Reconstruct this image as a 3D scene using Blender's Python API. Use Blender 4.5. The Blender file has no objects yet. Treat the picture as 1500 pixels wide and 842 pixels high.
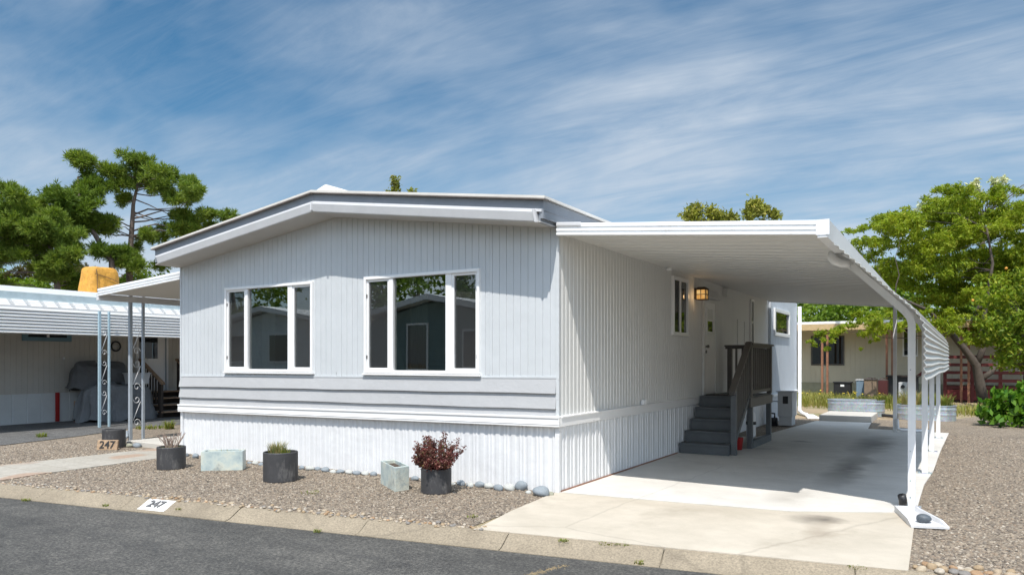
import bpy, bmesh, math, random
import numpy as np
from mathutils import Vector, Matrix
R = math.radians
rnd = random.Random(7)
sc = bpy.context.scene
COL = sc.collection

# ------------------------------------------------------------------ camera model (survey of the place)
F, HX, HY, CAMH = 1076.0, 750.0, 528.0, 1.6
YAW = math.atan(650 / F)
CAM = Vector((4.1085, -7.8858, CAMH))
RV = Vector((math.cos(YAW), math.sin(YAW), 0)); FV = Vector((-math.sin(YAW), math.cos(YAW), 0))
def far(px, py, t):
    return CAM + t * (FV + RV * ((px - HX) / F) + Vector((0, 0, 1)) * ((HY - py) / F))
def gnd(px, py, z=0.0):
    return far(px, py, (CAMH - z) * F / (py - HY))

# ------------------------------------------------------------------ materials
def lin(c):
    return tuple(((v / 12.92) if v <= .04045 else ((v + .055) / 1.055) ** 2.4) for v in c)
class NT:
    def __init__(s, name):
        s.m = bpy.data.materials.new(name); s.m.use_nodes = True
        s.t = s.m.node_tree; s.t.nodes.clear()
        s.out = s.n('ShaderNodeOutputMaterial')
    def n(s, typ, **kw):
        nd = s.t.nodes.new(typ)
        for k, v in kw.items():
            if k.startswith('_'): setattr(nd, k[1:], v)
            else: nd.inputs[k.replace('__', ' ')].default_value = v
        return nd
    def l(s, a, b): s.t.links.new(a, b)
    def noise(s, scale, detail=6, rough=.6, vec=None, stretch=None):
        tc = s.n('ShaderNodeTexCoord')
        v = tc.outputs['Object']
        if stretch:
            mp = s.n('ShaderNodeMapping'); mp.inputs['Scale'].default_value = stretch
            s.l(v, mp.inputs['Vector']); v = mp.outputs['Vector']
        nz = s.n('ShaderNodeTexNoise', Scale=scale, Detail=detail, Roughness=rough)
        s.l(v, nz.inputs['Vector']); return nz.outputs['Fac']
    def ramp(s, fac, stops):
        r = s.n('ShaderNodeValToRGB')
        el = r.color_ramp.elements
        while len(el) < len(stops): el.new(.5)
        for e, (p, c) in zip(el, stops):
            e.position = p; e.color = (*c, 1) if len(c) == 3 else c
        s.l(fac, r.inputs['Fac']); return r.outputs['Color']
    def mix(s, fac, a, b, mode='MIX'):
        m = s.n('ShaderNodeMix', _data_type='RGBA', _blend_type=mode)
        for sock, v in ((m.inputs[0], fac), (m.inputs[6], a), (m.inputs[7], b)):
            if hasattr(v, 'links'): s.l(v, sock)
            elif isinstance(v, (int, float)): sock.default_value = v
            else: sock.default_value = (*v, 1)
        return m.outputs[2]
    def bump(s, h, strength=.3, dist=.01, normal=None):
        b = s.n('ShaderNodeBump', Strength=strength, Distance=dist)
        s.l(h, b.inputs['Height'])
        if normal: s.l(normal, b.inputs['Normal'])
        return b.outputs['Normal']
    def bsdf(s, color, rough=.6, metal=0., normal=None, **kw):
        p = s.n('ShaderNodeBsdfPrincipled', Roughness=rough, Metallic=metal)
        if hasattr(color, 'links'): s.l(color, p.inputs['Base Color'])
        else: p.inputs['Base Color'].default_value = (*color, 1)
        if normal is not None: s.l(normal, p.inputs['Normal'])
        for k, v in kw.items(): p.inputs[k.replace('__', ' ')].default_value = v
        s.l(p.outputs['BSDF'], s.out.inputs['Surface']); return p
MATS = {}
def mat(name, col, rough=.55, metal=0., var=.12, scale=4., bump=0., bscale=40., streak=None, dirt=None, spec=None, bdist=.01):
    """painted / plain surface with broad tonal drift, fine grain and optional streaks"""
    if name in MATS: return MATS[name]
    t = NT(name)
    a = tuple(max(0, c * (1 - var)) for c in col); b = tuple(min(1, c * (1 + var)) for c in col)
    c = t.ramp(t.noise(scale, 8, .65, stretch=streak), [(.3, a), (.7, b)])
    if dirt:
        d = t.ramp(t.noise(dirt[1], 7, .7, stretch=dirt[3] if len(dirt) > 3 else None), [(dirt[2], (0, 0, 0)), (min(.99, dirt[2] + .18), (1, 1, 1))])
        c = t.mix(d, c, dirt[0])
    nm = t.bump(t.noise(bscale, 6, .7), bump, bdist) if bump else None
    p = t.bsdf(c, rough, metal, nm)
    if spec is not None: p.inputs['Specular IOR Level'].default_value = spec
    MATS[name] = t.m; return t.m

M_WALL = mat('wall_paint', (.545, .57, .59), .42, var=.04, scale=1.6, bump=.25, bscale=2.2, bdist=.05, dirt=((.63, .645, .66), 2.2, .58, (1, 1, .45)))
M_SIDE = mat('side_paint', (.66, .665, .655), .5, var=.035, scale=1.6, bump=.05, bscale=60)
M_SKYLITWALL = mat('addition_skylit_blue', (.50, .545, .60), .5, var=.03, scale=2, bump=.04)  # blue of open-sky light on the rear wall put into its colour
M_LAP = mat('lap_paint', (.42, .425, .435), .5, var=.05, scale=1.4, bump=.3, bscale=2, bdist=.05, dirt=((.36, .335, .31), 2.5, .66, (1, 1, 8)))
M_WHITE = mat('white_enamel', (.80, .81, .82), .38, var=.03, scale=3, dirt=((.60, .585, .55), 4.5, .60, (1.5, 1.5, .5)))
M_SKIRT = mat('skirting_enamel', (.68, .69, .705), .42, var=.045, scale=2.4, bump=.25, bscale=2.5, bdist=.05, dirt=((.60, .57, .52), 3.0, .66, (1, 1, .4)))
M_TRIM = mat('white_trim', (.80, .80, .80), .4, var=.02)
M_VINYL = mat('white_vinyl', (.82, .82, .82), .32, var=.015)
M_FASC = mat('grey_fascia', (.22, .24, .27), .55, var=.08, scale=6, dirt=((.165, .178, .20), 8, .6, (.3, .3, 1)))
M_GUT = mat('gutter_paint', (.60, .605, .62), .42, var=.05, scale=4, dirt=((.45, .45, .45), 5, .64, (.4, .4, 1)))
M_SOFF = mat('soffit', (.47, .46, .44), .6, var=.05)
M_ROOF = mat('roof_coating', (.62, .60, .56), .7, var=.1, scale=2, bump=.2, bscale=20)
M_ROOFEDGE = mat('roof_edge_metal', (.22, .19, .17), .5, .3, var=.2, scale=8)
M_CEIL = mat('carport_ceiling', (.68, .675, .65), .5, var=.012, scale=1.2)
M_AWN = mat('awning_aluminium', (.60, .605, .59), .42, .1, var=.07, scale=4, streak=(1, .2, 1), dirt=((.42, .42, .38), 4, .62, (1, .2, 1)))
M_STEP = mat('deck_paint', (.105, .115, .122), .55, var=.14, scale=5, bump=.08, bscale=40, dirt=((.15, .15, .15), 6, .68))
M_RAIL = mat('rail_paint', (.105, .100, .092), .5, var=.12, scale=5, bump=.08)
M_DARK = mat('black_plastic', (.018, .018, .02), .45, var=.2)
def m_screen():
    t = NT('insect_screen'); d = t.n('ShaderNodeBsdfDiffuse', Color=(.085, .085, .088, 1)); tr = t.n('ShaderNodeBsdfTransparent'); mx = t.n('ShaderNodeMixShader'); mx.inputs[0].default_value = .30
    t.l(tr.outputs[0], mx.inputs[1]); t.l(d.outputs[0], mx.inputs[2]); t.l(mx.outputs[0], t.out.inputs['Surface']); return t.m
M_SCREEN = m_screen()
M_POT = mat('charcoal_pot', (.045, .045, .048), .6, var=.18, scale=6, bump=.1, bscale=50, dirt=((.16, .155, .15), 7, .57, (1, 1, .35)))
M_SOIL = mat('soil', (.07, .05, .035), .95, var=.3, scale=30, bump=.6, bscale=60)
M_RUST = mat('rusty_metal', (.25, .115, .065), .8, var=.35, scale=14, bump=.2)
M_WOODDK = mat('dark_wood', (.035, .026, .021), .7, var=.3, scale=10, bump=.2)
M_WOODTAN = mat('worn_wood', (.30, .20, .13), .7, var=.25, scale=12, bump=.2)
M_TEAL = mat('teal_trim', (.14, .25, .31), .5, var=.1)
M_BLUEPOST = mat('pale_blue_metal', (.36, .49, .56), .45, .0, var=.1, scale=12)
M_GREYPOST = mat('grey_blue_metal', (.33, .37, .41), .45, .0, var=.08, scale=12)
M_NBWALL = mat('neighbour_siding', (.50, .48, .44), .6, var=.06, scale=2)
M_NBSKIRT = mat('neighbour_skirting', (.60, .62, .62), .5, var=.06, scale=2)
M_NBAWN = mat('neighbour_awning', (.66, .66, .65), .5, .05, var=.1, scale=3, streak=(1, .15, 2), dirt=((.42, .39, .35), 4, .6, (1, .15, 2)))
M_RED = mat('red_paint', (.36, .02, .02), .45, var=.15)
M_REDRAIL = mat('barn_red_wood', (.12, .022, .02), .7, var=.25, scale=8)
M_YEL = mat('cream_siding', (.58, .535, .42), .65, var=.05, scale=1.5)
M_OCHRE = mat('ochre_wood', (.50, .36, .19), .6, var=.12, scale=6)
M_TARPY = mat('yellow_tarp', (.55, .27, .035), .6, var=.22, scale=4, bump=.8, bscale=5, bdist=.07)
M_TARPG = mat('grey_tarp', (.165, .175, .185), .6, var=.14, scale=4, bump=.7, bscale=5, bdist=.07)
M_ROCK1 = mat('blue_grey_stone', (.21, .24, .265), .7, var=.22, scale=9, bump=.15, bscale=30)
M_ROCK2 = mat('pale_stone', (.42, .43, .41), .75, var=.15, scale=9, bump=.15, bscale=30)
M_ROCK3 = mat('dark_slate_stone', (.085, .10, .115), .55, var=.25, scale=9, bump=.1)
M_ROCK4 = mat('olive_stone', (.27, .27, .21), .75, var=.25, scale=12, bump=.2)
M_CAB = mat('cabinet_grey', (.47, .48, .49), .5, var=.05)
M_BARK = mat('bark', (.075, .06, .048), .9, var=.35, scale=9, bump=.8, bscale=14)
M_BARKP = mat('pine_bark', (.15, .115, .095), .9, var=.35, scale=6, bump=.8, bscale=10)
M_INT = mat('room_plaster', (.42, .40, .36), .8, var=.05)
M_CURT = mat('pale_blind', (.62, .63, .6), .8, var=.06, scale=3, streak=(20, 1, 1))
M_NUM = mat('number_black', (.02, .02, .02), .6, var=.1)

def m_glass(name, tint=(.5, .55, .54), ior=1.75):
    t = NT(name)
    fr = t.n('ShaderNodeFresnel', IOR=ior)
    g = t.n('ShaderNodeBsdfGlossy', Roughness=.0, Color=(.95, 1, .98, 1))
    nm = t.bump(t.noise(.9, 2, .5), .012, .05)
    t.l(nm, g.inputs['Normal'])
    tr = t.n('ShaderNodeBsdfTransparent', Color=(*tint, 1))
    mx = t.n('ShaderNodeMixShader'); t.l(fr.outputs[0], mx.inputs[0]); t.l(tr.outputs[0], mx.inputs[1]); t.l(g.outputs[0], mx.inputs[2])
    t.l(mx.outputs[0], t.out.inputs['Surface']); return t.m
M_GLASS = m_glass('window_glass', (.42, .47, .46), 3.0)
def m_darkglass(name, col=(.012, .015, .015), ior=1.9):
    t = NT(name); t.bsdf(col, .02, 0, t.bump(t.noise(1.2, 2), .015, .05), IOR=ior); return t.m
M_DGLASS = m_darkglass('dark_window_glass')

def m_galv():
    t = NT('galvanised_steel')
    v = t.n('ShaderNodeTexVoronoi', Scale=40.)
    tc = t.n('ShaderNodeTexCoord'); t.l(tc.outputs['Object'], v.inputs['Vector'])
    c = t.mix(.35, t.ramp(t.noise(6, 6), [(.3, (.36, .42, .47)), (.7, (.52, .57, .6))]), v.outputs['Color'], 'SOFT_LIGHT')
    t.bsdf(c, .42, .55); return t.m
M_GALV = m_galv()

def m_marble():
    t = NT('mottled_glaze')
    n1 = t.noise(5, 8, .65); n2 = t.noise(2.6, 6, .7)
    c = t.ramp(n1, [(.30, (.28, .36, .39)), (.48, (.46, .53, .51)), (.62, (.60, .61, .52)), (.75, (.50, .57, .55))])
    d = t.ramp(n2, [(.56, (0, 0, 0)), (.72, (1, 1, 1))])
    c = t.mix(d, c, (.12, .17, .21))
    t.bsdf(c, .5, 0, t.bump(n1, .1, .01)); return t.m
M_MARBLE = m_marble()

def m_gravel(name, cols, scale, dark=.35):
    t = NT(name)
    tc = t.n('ShaderNodeTexCoord')
    v = t.n('ShaderNodeTexVoronoi', Scale=scale, Randomness=1.); t.l(tc.outputs['Object'], v.inputs['Vector'])
    sep = t.n('ShaderNodeSeparateColor'); t.l(v.outputs['Color'], sep.inputs[0])
    c = t.ramp(sep.outputs[0], [(i / (len(cols) - 1), col) for i, col in enumerate(cols)])
    big = t.ramp(t.noise(.8, 5, .6), [(.3, (.82, .81, .8)), (.7, (1.12, 1.1, 1.06))])
    c = t.mix(1., c, big, 'MULTIPLY')
    h = t.n('ShaderNodeMath', _operation='SUBTRACT'); h.inputs[0].default_value = .6; t.l(v.outputs['Distance'], h.inputs[1])
    t.bsdf(c, .85, 0, t.bump(h.outputs[0], .8, .012)); return t.m
GRAV_COLS = [(.055, .045, .036), (.175, .14, .105), (.235, .195, .15), (.12, .10, .082), (.30, .25, .19), (.205, .15, .105), (.40, .355, .29)]
M_GRAV = m_gravel('gravel_ground', GRAV_COLS, 52)
def m_pebble(name, cols):
    t = NT(name)
    g = t.n('ShaderNodeNewGeometry')
    c = t.ramp(g.outputs['Random Per Island'], [(i / (len(cols) - 1), col) for i, col in enumerate(cols)])
    t.bsdf(c, .8); return t.m
M_PEB = m_pebble('gravel_stones', GRAV_COLS)
M_COB = m_pebble('tan_cobbles', [(.38, .28, .17), (.45, .38, .28), (.36, .22, .12), (.46, .42, .36), (.22, .21, .2), (.42, .34, .24)])

def m_concrete(name, a, b, stain, extra=None, grain=120, ga=.1):
    t = NT(name)
    c = t.ramp(t.noise(1.1, 9, .68), [(.3, a), (.7, b)])
    br = t.ramp(t.noise(2.2, 6, .6, stretch=(.6, 1.7, 1)), [(.35, (.965, .965, .965)), (.65, (1.02, 1.02, 1.02))])
    c = t.mix(1., c, br, 'MULTIPLY')
    f = t.ramp(t.noise(grain, 5, .75), [(.3, (1 - ga,) * 3), (.7, (1 + ga * .7,) * 3)])
    c = t.mix(1., c, f, 'MULTIPLY')
    s = t.ramp(t.noise(.9, 7, .72), [(.55, (0, 0, 0)), (.78, (.75, .75, .75))])
    c = t.mix(s, c, stain)
    # hairline cracks and small dark specks
    tcr = t.n('ShaderNodeTexCoord'); wb = t.n('ShaderNodeTexNoise', Scale=3., Detail=6.); t.l(tcr.outputs['Object'], wb.inputs['Vector'])
    vv = t.n('ShaderNodeTexVoronoi', Scale=.21, _feature='DISTANCE_TO_EDGE'); t.l(t.mix(.12, tcr.outputs['Object'], wb.outputs['Color'], 'ADD'), vv.inputs['Vector'])
    ck = t.ramp(vv.outputs['Distance'], [(.0006, (.26, .26, .26)), (.002, (0, 0, 0))]); c = t.mix(ck, c, tuple(q * .45 for q in stain))
    sp = t.ramp(t.noise(14, 3, .6), [(.735, (0, 0, 0)), (.76, (.7, .7, .7))]); c = t.mix(sp, c, tuple(q * .4 for q in stain))
    # oil and tyre stains with a place and a shape of their own
    if extra:
        tc = t.n('ShaderNodeTexCoord')
        wob = t.n('ShaderNodeTexNoise', Scale=2.2, Detail=5.)
        t.l(tc.outputs['Object'], wob.inputs['Vector'])
        for (x, y, rx, ry, amt, sc_) in extra:
            mp = t.n('ShaderNodeMapping', _vector_type='TEXTURE'); mp.inputs['Location'].default_value = (x, y, 0); mp.inputs['Scale'].default_value = (rx, ry, 1)
            ad = t.mix(.55, tc.outputs['Object'], wob.outputs['Color'], 'ADD')
            off = t.n('ShaderNodeVectorMath', _operation='SUBTRACT'); t.l(ad, off.inputs[0]); off.inputs[1].default_value = (.275, .275, .275)
            t.l(off.outputs[0], mp.inputs['Vector'])
            ln = t.n('ShaderNodeVectorMath', _operation='LENGTH'); t.l(mp.outputs[0], ln.inputs[0])
            k = t.ramp(ln.outputs['Value'], [(0., (amt,) * 3), (.45, (amt * .6,) * 3), (1., (0, 0, 0))])
            c = t.mix(k, c, sc_)
    t.bsdf(c, .8, 0, t.bump(t.noise(90, 5, .7), .12, .01)); return t.m
M_SLAB = m_concrete('driveway_concrete', (.52, .50, .465), (.66, .64, .60), (.44, .42, .39),
    [(2.75, 4.0, .30, 2.2, .72, (.10, .095, .09)), (2.75, 7.6, .42, 2.2, .72, (.11, .10, .095)), (2.45, 1.0, .32, .6, .4, (.25, .22, .18)), (1.5, 7.4, .22, .13, .8, (.09, .09, .09)), (1.1, 5.8, .5, .2, .3, (.2, .19, .18))])
M_APRON = m_concrete('apron_concrete', (.41, .365, .295), (.54, .485, .405), (.31, .27, .21), [(2.92, -.02, .30, .3, .9, (.10, .085, .07)), (3.03, -.5, .16, .6, .45, (.24, .19, .14)), (1.5, -.1, .9, .22, .35, (.33, .28, .21))])
M_KERB = m_concrete('kerb_concrete', (.22, .182, .13), (.32, .268, .195), (.15, .122, .09), None, 55, .45)
M_PAD = m_concrete('pad_concrete', (.44, .42, .38), (.56, .53, .48), (.38, .35, .3))

def m_asphalt(name, a, b):
    t = NT(name)
    c = t.ramp(t.noise(.55, 9, .7, stretch=(.5, 1.8, 1)), [(.3, a), (.72, b)])
    pt = t.ramp(t.noise(5, 7, .72), [(.32, (.72, .72, .72)), (.66, (1.25, 1.24, 1.2))]); c = t.mix(1., c, pt, 'MULTIPLY')
    g = t.ramp(t.noise(38, 5, .85), [(.38, (.45, .45, .45)), (.5, (.95, .95, .95)), (.62, (1.9, 1.85, 1.75))])
    c = t.mix(1., c, g, 'MULTIPLY')
    seal = t.ramp(t.noise(.9, 6, .75, stretch=(.3, 1.2, 1)), [(.57, (0, 0, 0)), (.66, (.55, .55, .55))]); c = t.mix(seal, c, (.035, .035, .037))
    t.bsdf(c, .8, 0, t.bump(t.noise(70, 5, .75), .6, .015)); return t.m
M_ROAD = m_asphalt('road_asphalt', (.045, .045, .044), (.098, .095, .090))
M_NBASPH = m_asphalt('old_asphalt', (.07, .07, .072), (.13, .13, .13))
def m_ground():
    t = NT('dry_ground')
    c = t.ramp(t.noise(.5, 8, .65), [(.3, (.22, .17, .11)), (.5, (.34, .26, .17)), (.7, (.16, .17, .07))])
    t.bsdf(c, .95, 0, t.bump(t.noise(30, 6, .7), .6, .03)); return t.m
M_DIRT = m_ground()
def m_paver():
    t = NT('mixed_pavers')
    tc = t.n('ShaderNodeTexCoord')
    b = t.n('ShaderNodeTexBrick', Scale=1., _offset=.5)
    b.inputs['Color1'].default_value = (.33, .305, .26, 1); b.inputs['Color2'].default_value = (.38, .355, .31, 1); b.inputs['Mortar'].default_value = (.27, .24, .2, 1)
    b.inputs['Mortar Size'].default_value = .008; b.inputs['Brick Width'].default_value = .46; b.inputs['Row Height'].default_value = .4
    t.l(tc.outputs['Object'], b.inputs['Vector'])
    sel = t.ramp(t.noise(.9, 1, .4), [(.55, (0, 0, 0)), (.6, (.8, .8, .8))])
    c = t.mix(sel, b.outputs['Color'], (.33, .225, .16))
    c = t.mix(1., c, t.ramp(t.noise(20, 6, .7), [(.3, (.8, .8, .8)), (.7, (1.15, 1.15, 1.15))]), 'MULTIPLY')
    t.bsdf(c, .85, 0, t.bump(b.outputs['Fac'], .4, -.01)); return t.m
M_PAVER = m_paver()

def m_leaf(name, cols, trans=.35, rough=.5):
    t = NT(name)
    g = t.n('ShaderNodeNewGeometry')
    c = t.ramp(g.outputs['Random Per Island'], [(i / (len(cols) - 1), col) for i, col in enumerate(cols)])
    big = t.ramp(t.noise(.55, 4, .6), [(.3, (.72, .78, .8)), (.7, (1.2, 1.12, 1.0))])
    c = t.mix(1., c, big, 'MULTIPLY')
    p = t.n('ShaderNodeBsdfPrincipled', Roughness=rough); t.l(c, p.inputs['Base Color']); p.inputs['Specular IOR Level'].default_value = .15
    tr = t.n('ShaderNodeBsdfTranslucent'); c2 = t.mix(1., c, (1.3, 1.35, .6), 'MULTIPLY'); t.l(c2, tr.inputs['Color'])
    mx = t.n('ShaderNodeMixShader'); mx.inputs[0].default_value = trans
    t.l(p.outputs[0], mx.inputs[1]); t.l(tr.outputs[0], mx.inputs[2]); t.l(mx.outputs[0], t.out.inputs['Surface']); return t.m
M_PINE = m_leaf('pine_needles', [(.085, .145, .024), (.20, .28, .04), (.12, .195, .03), (.28, .34, .07), (.09, .155, .025)], .3)
M_PINE2 = m_leaf('dark_pine_needles', [(.07, .125, .022), (.155, .235, .034), (.09, .16, .026), (.19, .26, .045)], .3)
M_BROWNF = m_leaf('browning_needles', [(.10, .085, .045), (.16, .125, .07), (.08, .09, .03), (.14, .15, .05)], .2)
M_MIM = m_leaf('feathery_leaves', [(.18, .26, .022), (.24, .33, .026), (.28, .34, .035), (.20, .29, .025), (.33, .34, .04), (.14, .215, .02)], .4)
M_CIT = m_leaf('citrus_leaves', [(.08, .16, .015), (.22, .30, .03), (.14, .23, .02), (.34, .36, .05), (.10, .19, .02)], .35)
M_GREEN = m_leaf('bright_leaves', [(.10, .19, .02), (.17, .28, .03), (.22, .31, .05), (.13, .22, .03)], .4)
M_OLIVE = m_leaf('olive_leaves', [(.20, .23, .04), (.28, .29, .06), (.15, .18, .03), (.36, .33, .10)], .35)
M_CREAM = m_leaf('cream_blossom', [(.50, .52, .36), (.60, .62, .48), (.30, .36, .18), (.55, .56, .42)], .3)
M_BIGLEAF = m_leaf('glossy_leaves', [(.04, .12, .015), (.09, .20, .02), (.16, .30, .03), (.06, .15, .02)], .3, .3)
M_BARB = m_leaf('purple_leaves', [(.13, .035, .04), (.20, .07, .065), (.09, .024, .03), (.28, .15, .13), (.08, .075, .025)], .2)
M_TWIG = mat('dry_twigs', (.28, .21, .17), .8, var=.2)
M_WEED = m_leaf('weed_blades', [(.14, .22, .03), (.25, .28, .07), (.32, .28, .11), (.10, .18, .02)], .35)
M_STRAW = m_leaf('straw_blades', [(.48, .38, .20), (.42, .32, .15), (.26, .28, .12), (.17, .25, .11), (.50, .42, .24)], .3)
M_FLOWER = mat('yellow_flowers', (.75, .55, .03), .6, var=.1)

# ------------------------------------------------------------------ mesh building
ORG = {}
class MB:
    def __init__(s): s.v = []; s.f = []
    def add(s, vs, fs):
        o = len(s.v); s.v += [tuple(p) for p in vs]; s.f += [tuple(i + o for i in f) for f in fs]; return s
    def quad(s, a, b, c, d): return s.add([a, b, c, d], [(0, 1, 2, 3)])
    def poly(s, pts): return s.add(pts, [tuple(range(len(pts)))])
    def hexa(s, p):   # 8 points: bottom 4 ccw, top 4 ccw
        return s.add(p, [(3, 2, 1, 0), (4, 5, 6, 7), (0, 1, 5, 4), (1, 2, 6, 5), (2, 3, 7, 6), (3, 0, 4, 7)])
    def box(s, x0, x1, y0, y1, z0, z1):
        return s.hexa([(x0, y0, z0), (x1, y0, z0), (x1, y1, z0), (x0, y1, z0), (x0, y0, z1), (x1, y0, z1), (x1, y1, z1), (x0, y1, z1)])
    def slope(s, x0, za, x1, zb, h, y0, y1):  # bar sloping in x, thickness h upward
        return s.hexa([(x0, y0, za), (x1, y0, zb), (x1, y1, zb), (x0, y1, za), (x0, y0, za + h), (x1, y0, zb + h), (x1, y1, zb + h), (x0, y1, za + h)])
    def bar(s, a, b, w, h, up=(0, 0, 1)):
        a = Vector(a); b = Vector(b); d = (b - a).normalized(); u = Vector(up)
        if abs(d.dot(u)) > .98: u = Vector((0, 1, 0))
        sd = d.cross(u).normalized() * (w / 2); u2 = sd.cross(d).normalized() * (h / 2)
        return s.hexa([a - sd - u2, a + sd - u2, b + sd - u2, b - sd - u2, a - sd + u2, a + sd + u2, b + sd + u2, b - sd + u2])
    def tube(s, pts, r, n=8, cap=True):
        pts = [Vector(p) for p in pts]; rs = r if isinstance(r, (list, tuple)) else [r] * len(pts)
        rings = []; prev = None
        for i, p in enumerate(pts):
            d = (pts[min(i + 1, len(pts) - 1)] - pts[max(i - 1, 0)])
            if d.length < 1e-9: d = Vector((0, 0, 1))
            d.normalize()
            if prev is None:
                u = d.orthogonal().normalized()
            else:
                u = prev - d * prev.dot(d)
                u = u.normalized() if u.length > 1e-6 else d.orthogonal().normalized()
            prev = u; w = d.cross(u)
            rings.append([p + (u * math.cos(2 * math.pi * k / n) + w * math.sin(2 * math.pi * k / n)) * rs[i] for k in range(n)])
        fs = []
        for i in range(len(pts) - 1):
            for k in range(n):
                k2 = (k + 1) % n; fs.append((i * n + k, i * n + k2, (i + 1) * n + k2, (i + 1) * n + k))
        if cap: fs += [tuple(range(n - 1, -1, -1)), tuple((len(pts) - 1) * n + k for k in range(n))]
        return s.add([p for r_ in rings for p in r_], fs)
    def lathe(s, c, prof, n=28, jit=0):
        vs = []; fs = []
        for (r, z) in prof:
            for k in range(n):
                a = 2 * math.pi * k / n; vs.append((c[0] + r * math.cos(a), c[1] + r * math.sin(a), c[2] + z))
        for i in range(len(prof) - 1):
            for k in range(n):
                k2 = (k + 1) % n; fs.append((i * n + k, i * n + k2, (i + 1) * n + k2, (i + 1) * n + k))
        fs.append(tuple(range(n - 1, -1, -1)))
        fs.append(tuple((len(prof) - 1) * n + k for k in range(n)))
        return s.add(vs, fs)
    def prism(s, poly, z0, z1):
        n = len(poly)
        return s.add([(x, y, z0) for x, y in poly] + [(x, y, z1) for x, y in poly],
            [tuple(range(n - 1, -1, -1)), tuple(range(n, 2 * n))] + [(i, (i + 1) % n, n + (i + 1) % n, n + i) for i in range(n)])
    def profx(s, prof, axis, a0, a1):  # closed profile extruded along axis; prof gives the other two coords
        n = len(prof)
        def P(q, a): return (a, q[0], q[1]) if axis == 'x' else (q[0], a, q[1])
        return s.add([P(q, a0) for q in prof] + [P(q, a1) for q in prof],
            [tuple(range(n)), tuple(range(2 * n - 1, n - 1, -1))] + [(i, n + i, n + (i + 1) % n, (i + 1) % n) for i in range(n)])
    def rib(s, axis, c, out, a0, a1, zb, zt, prof, pitch, holes=(), start=0.):
        """ribbed sheet: prof = [(fraction, depth)...] over one pitch, depth into the wall. holes = (a0,a1,z0,z1)"""
        pts = []
        k = math.floor((a0 - start) / pitch) - 1
        while start + k * pitch < a1 + pitch:
            for f, d in prof: pts.append((start + (k + f) * pitch, d))
            k += 1
        def depth(a):
            for (p, d), (q, e) in zip(pts, pts[1:]):
                if p <= a <= q: return d + (e - d) * ((a - p) / (q - p) if q > p else 0)
            return 0
        br = sorted(set([round(a0, 5), round(a1, 5)] + [round(p, 5) for p, d in pts if a0 < p < a1] + [round(h, 5) for H_ in holes for h in H_[:2] if a0 < h < a1]))
        fz = (lambda f, a: f(a) if callable(f) else f)
        def P(a, z):
            o = c - out * depth(a)
            return (a, o, z) if axis == 'x' else (o, a, z)
        for p, q in zip(br, br[1:]):
            m = (p + q) / 2
            iv = [(None, None)]
            hs = sorted([h for h in holes if h[0] < m < h[1]], key=lambda h: h[2])
            lo = zb; segs = []
            for h in hs: segs.append((lo, h[2])); lo = h[3]
            segs.append((lo, zt))
            for l_, h_ in segs:
                s.quad(P(p, fz(l_, p)), P(q, fz(l_, q)), P(q, fz(h_, q)), P(p, fz(h_, p)))
        return s
    def build(s, name, m, parent=None, smooth=False, bevel=0., origin=None, solid=0., sub=0):
        me = bpy.data.meshes.new(name)
        o0 = ORG[parent.name] if parent is not None else (Vector(origin) if origin is not None else Vector((0, 0, 0)))
        me.from_pydata([(p[0] - o0[0], p[1] - o0[1], p[2] - o0[2]) for p in s.v], [], s.f)
        me.validate(); me.update()
        me.materials.append(m)
        if smooth: me.polygons.foreach_set('use_smooth', [True] * len(me.polygons))
        ob = bpy.data.objects.new(name, me); COL.objects.link(ob)
        ORG[ob.name] = o0
        if parent is not None: ob.parent = parent
        else: ob.location = o0
        if solid:
            md = ob.modifiers.new('solid', 'SOLIDIFY'); md.thickness = solid; md.offset = 0
        if sub:
            md = ob.modifiers.new('sub', 'SUBSURF'); md.levels = sub; md.render_levels = sub
        if bevel:
            md = ob.modifiers.new('bev', 'BEVEL'); md.width = bevel; md.segments = 2; md.limit_method = 'ANGLE'
        return ob
def tag(o, label=None, cat=None, group=None, kind=None):
    if label: o['label'] = label
    if cat: o['category'] = cat
    if group: o['group'] = group
    if kind: o['kind'] = kind
    return o
def thing(name, loc, label, cat, group=None):
    o = bpy.data.objects.new(name, None); COL.objects.link(o); o.location = loc; o.empty_display_size = .1
    ORG[o.name] = Vector(loc); return tag(o, label, cat, group)
def struct(mb, name, m, kind='structure', **kw): return tag(mb.build(name, m, **kw), kind=kind)

# ------------------------------------------------------------------ ground, road, yard
RU = Vector((math.cos(R(8.87)), math.sin(R(8.87)), 0)); RN = Vector((-RU.y, RU.x, 0))
def rp(u, s, z): p = RU * u + RN * s; return (p.x, p.y, z)
g = MB()
for s0, s1, z in ((-260, -9.92, -.006), (-9.92, -2.11, -.14), (-2.11, 260, -.006)):
    g.quad(rp(-300, s0, z), rp(300, s0, z), rp(300, s1, z), rp(-300, s1, z))
for s_ in (-9.92, -2.11):
    g.quad(rp(-300, s_, -.14), rp(300, s_, -.14), rp(300, s_, -.006), rp(-300, s_, -.006))
struct(g, 'ground', M_DIRT)
struct(MB().quad(rp(-150, -9.65, -.1), rp(150, -9.65, -.1), rp(150, -2.36, -.1), rp(-150, -2.36, -.1)), 'road', M_ROAD)
def kerb_profile(sgn, s0):
    return [(s0 - sgn * .26, -.13), (s0 - sgn * .26, -.094), (s0 - sgn * .20, -.084), (s0 - sgn * .14, -.058), (s0 - sgn * .07, -.020), (s0 - sgn * .02, .002), (s0 + sgn * .03, .006)]
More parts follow.
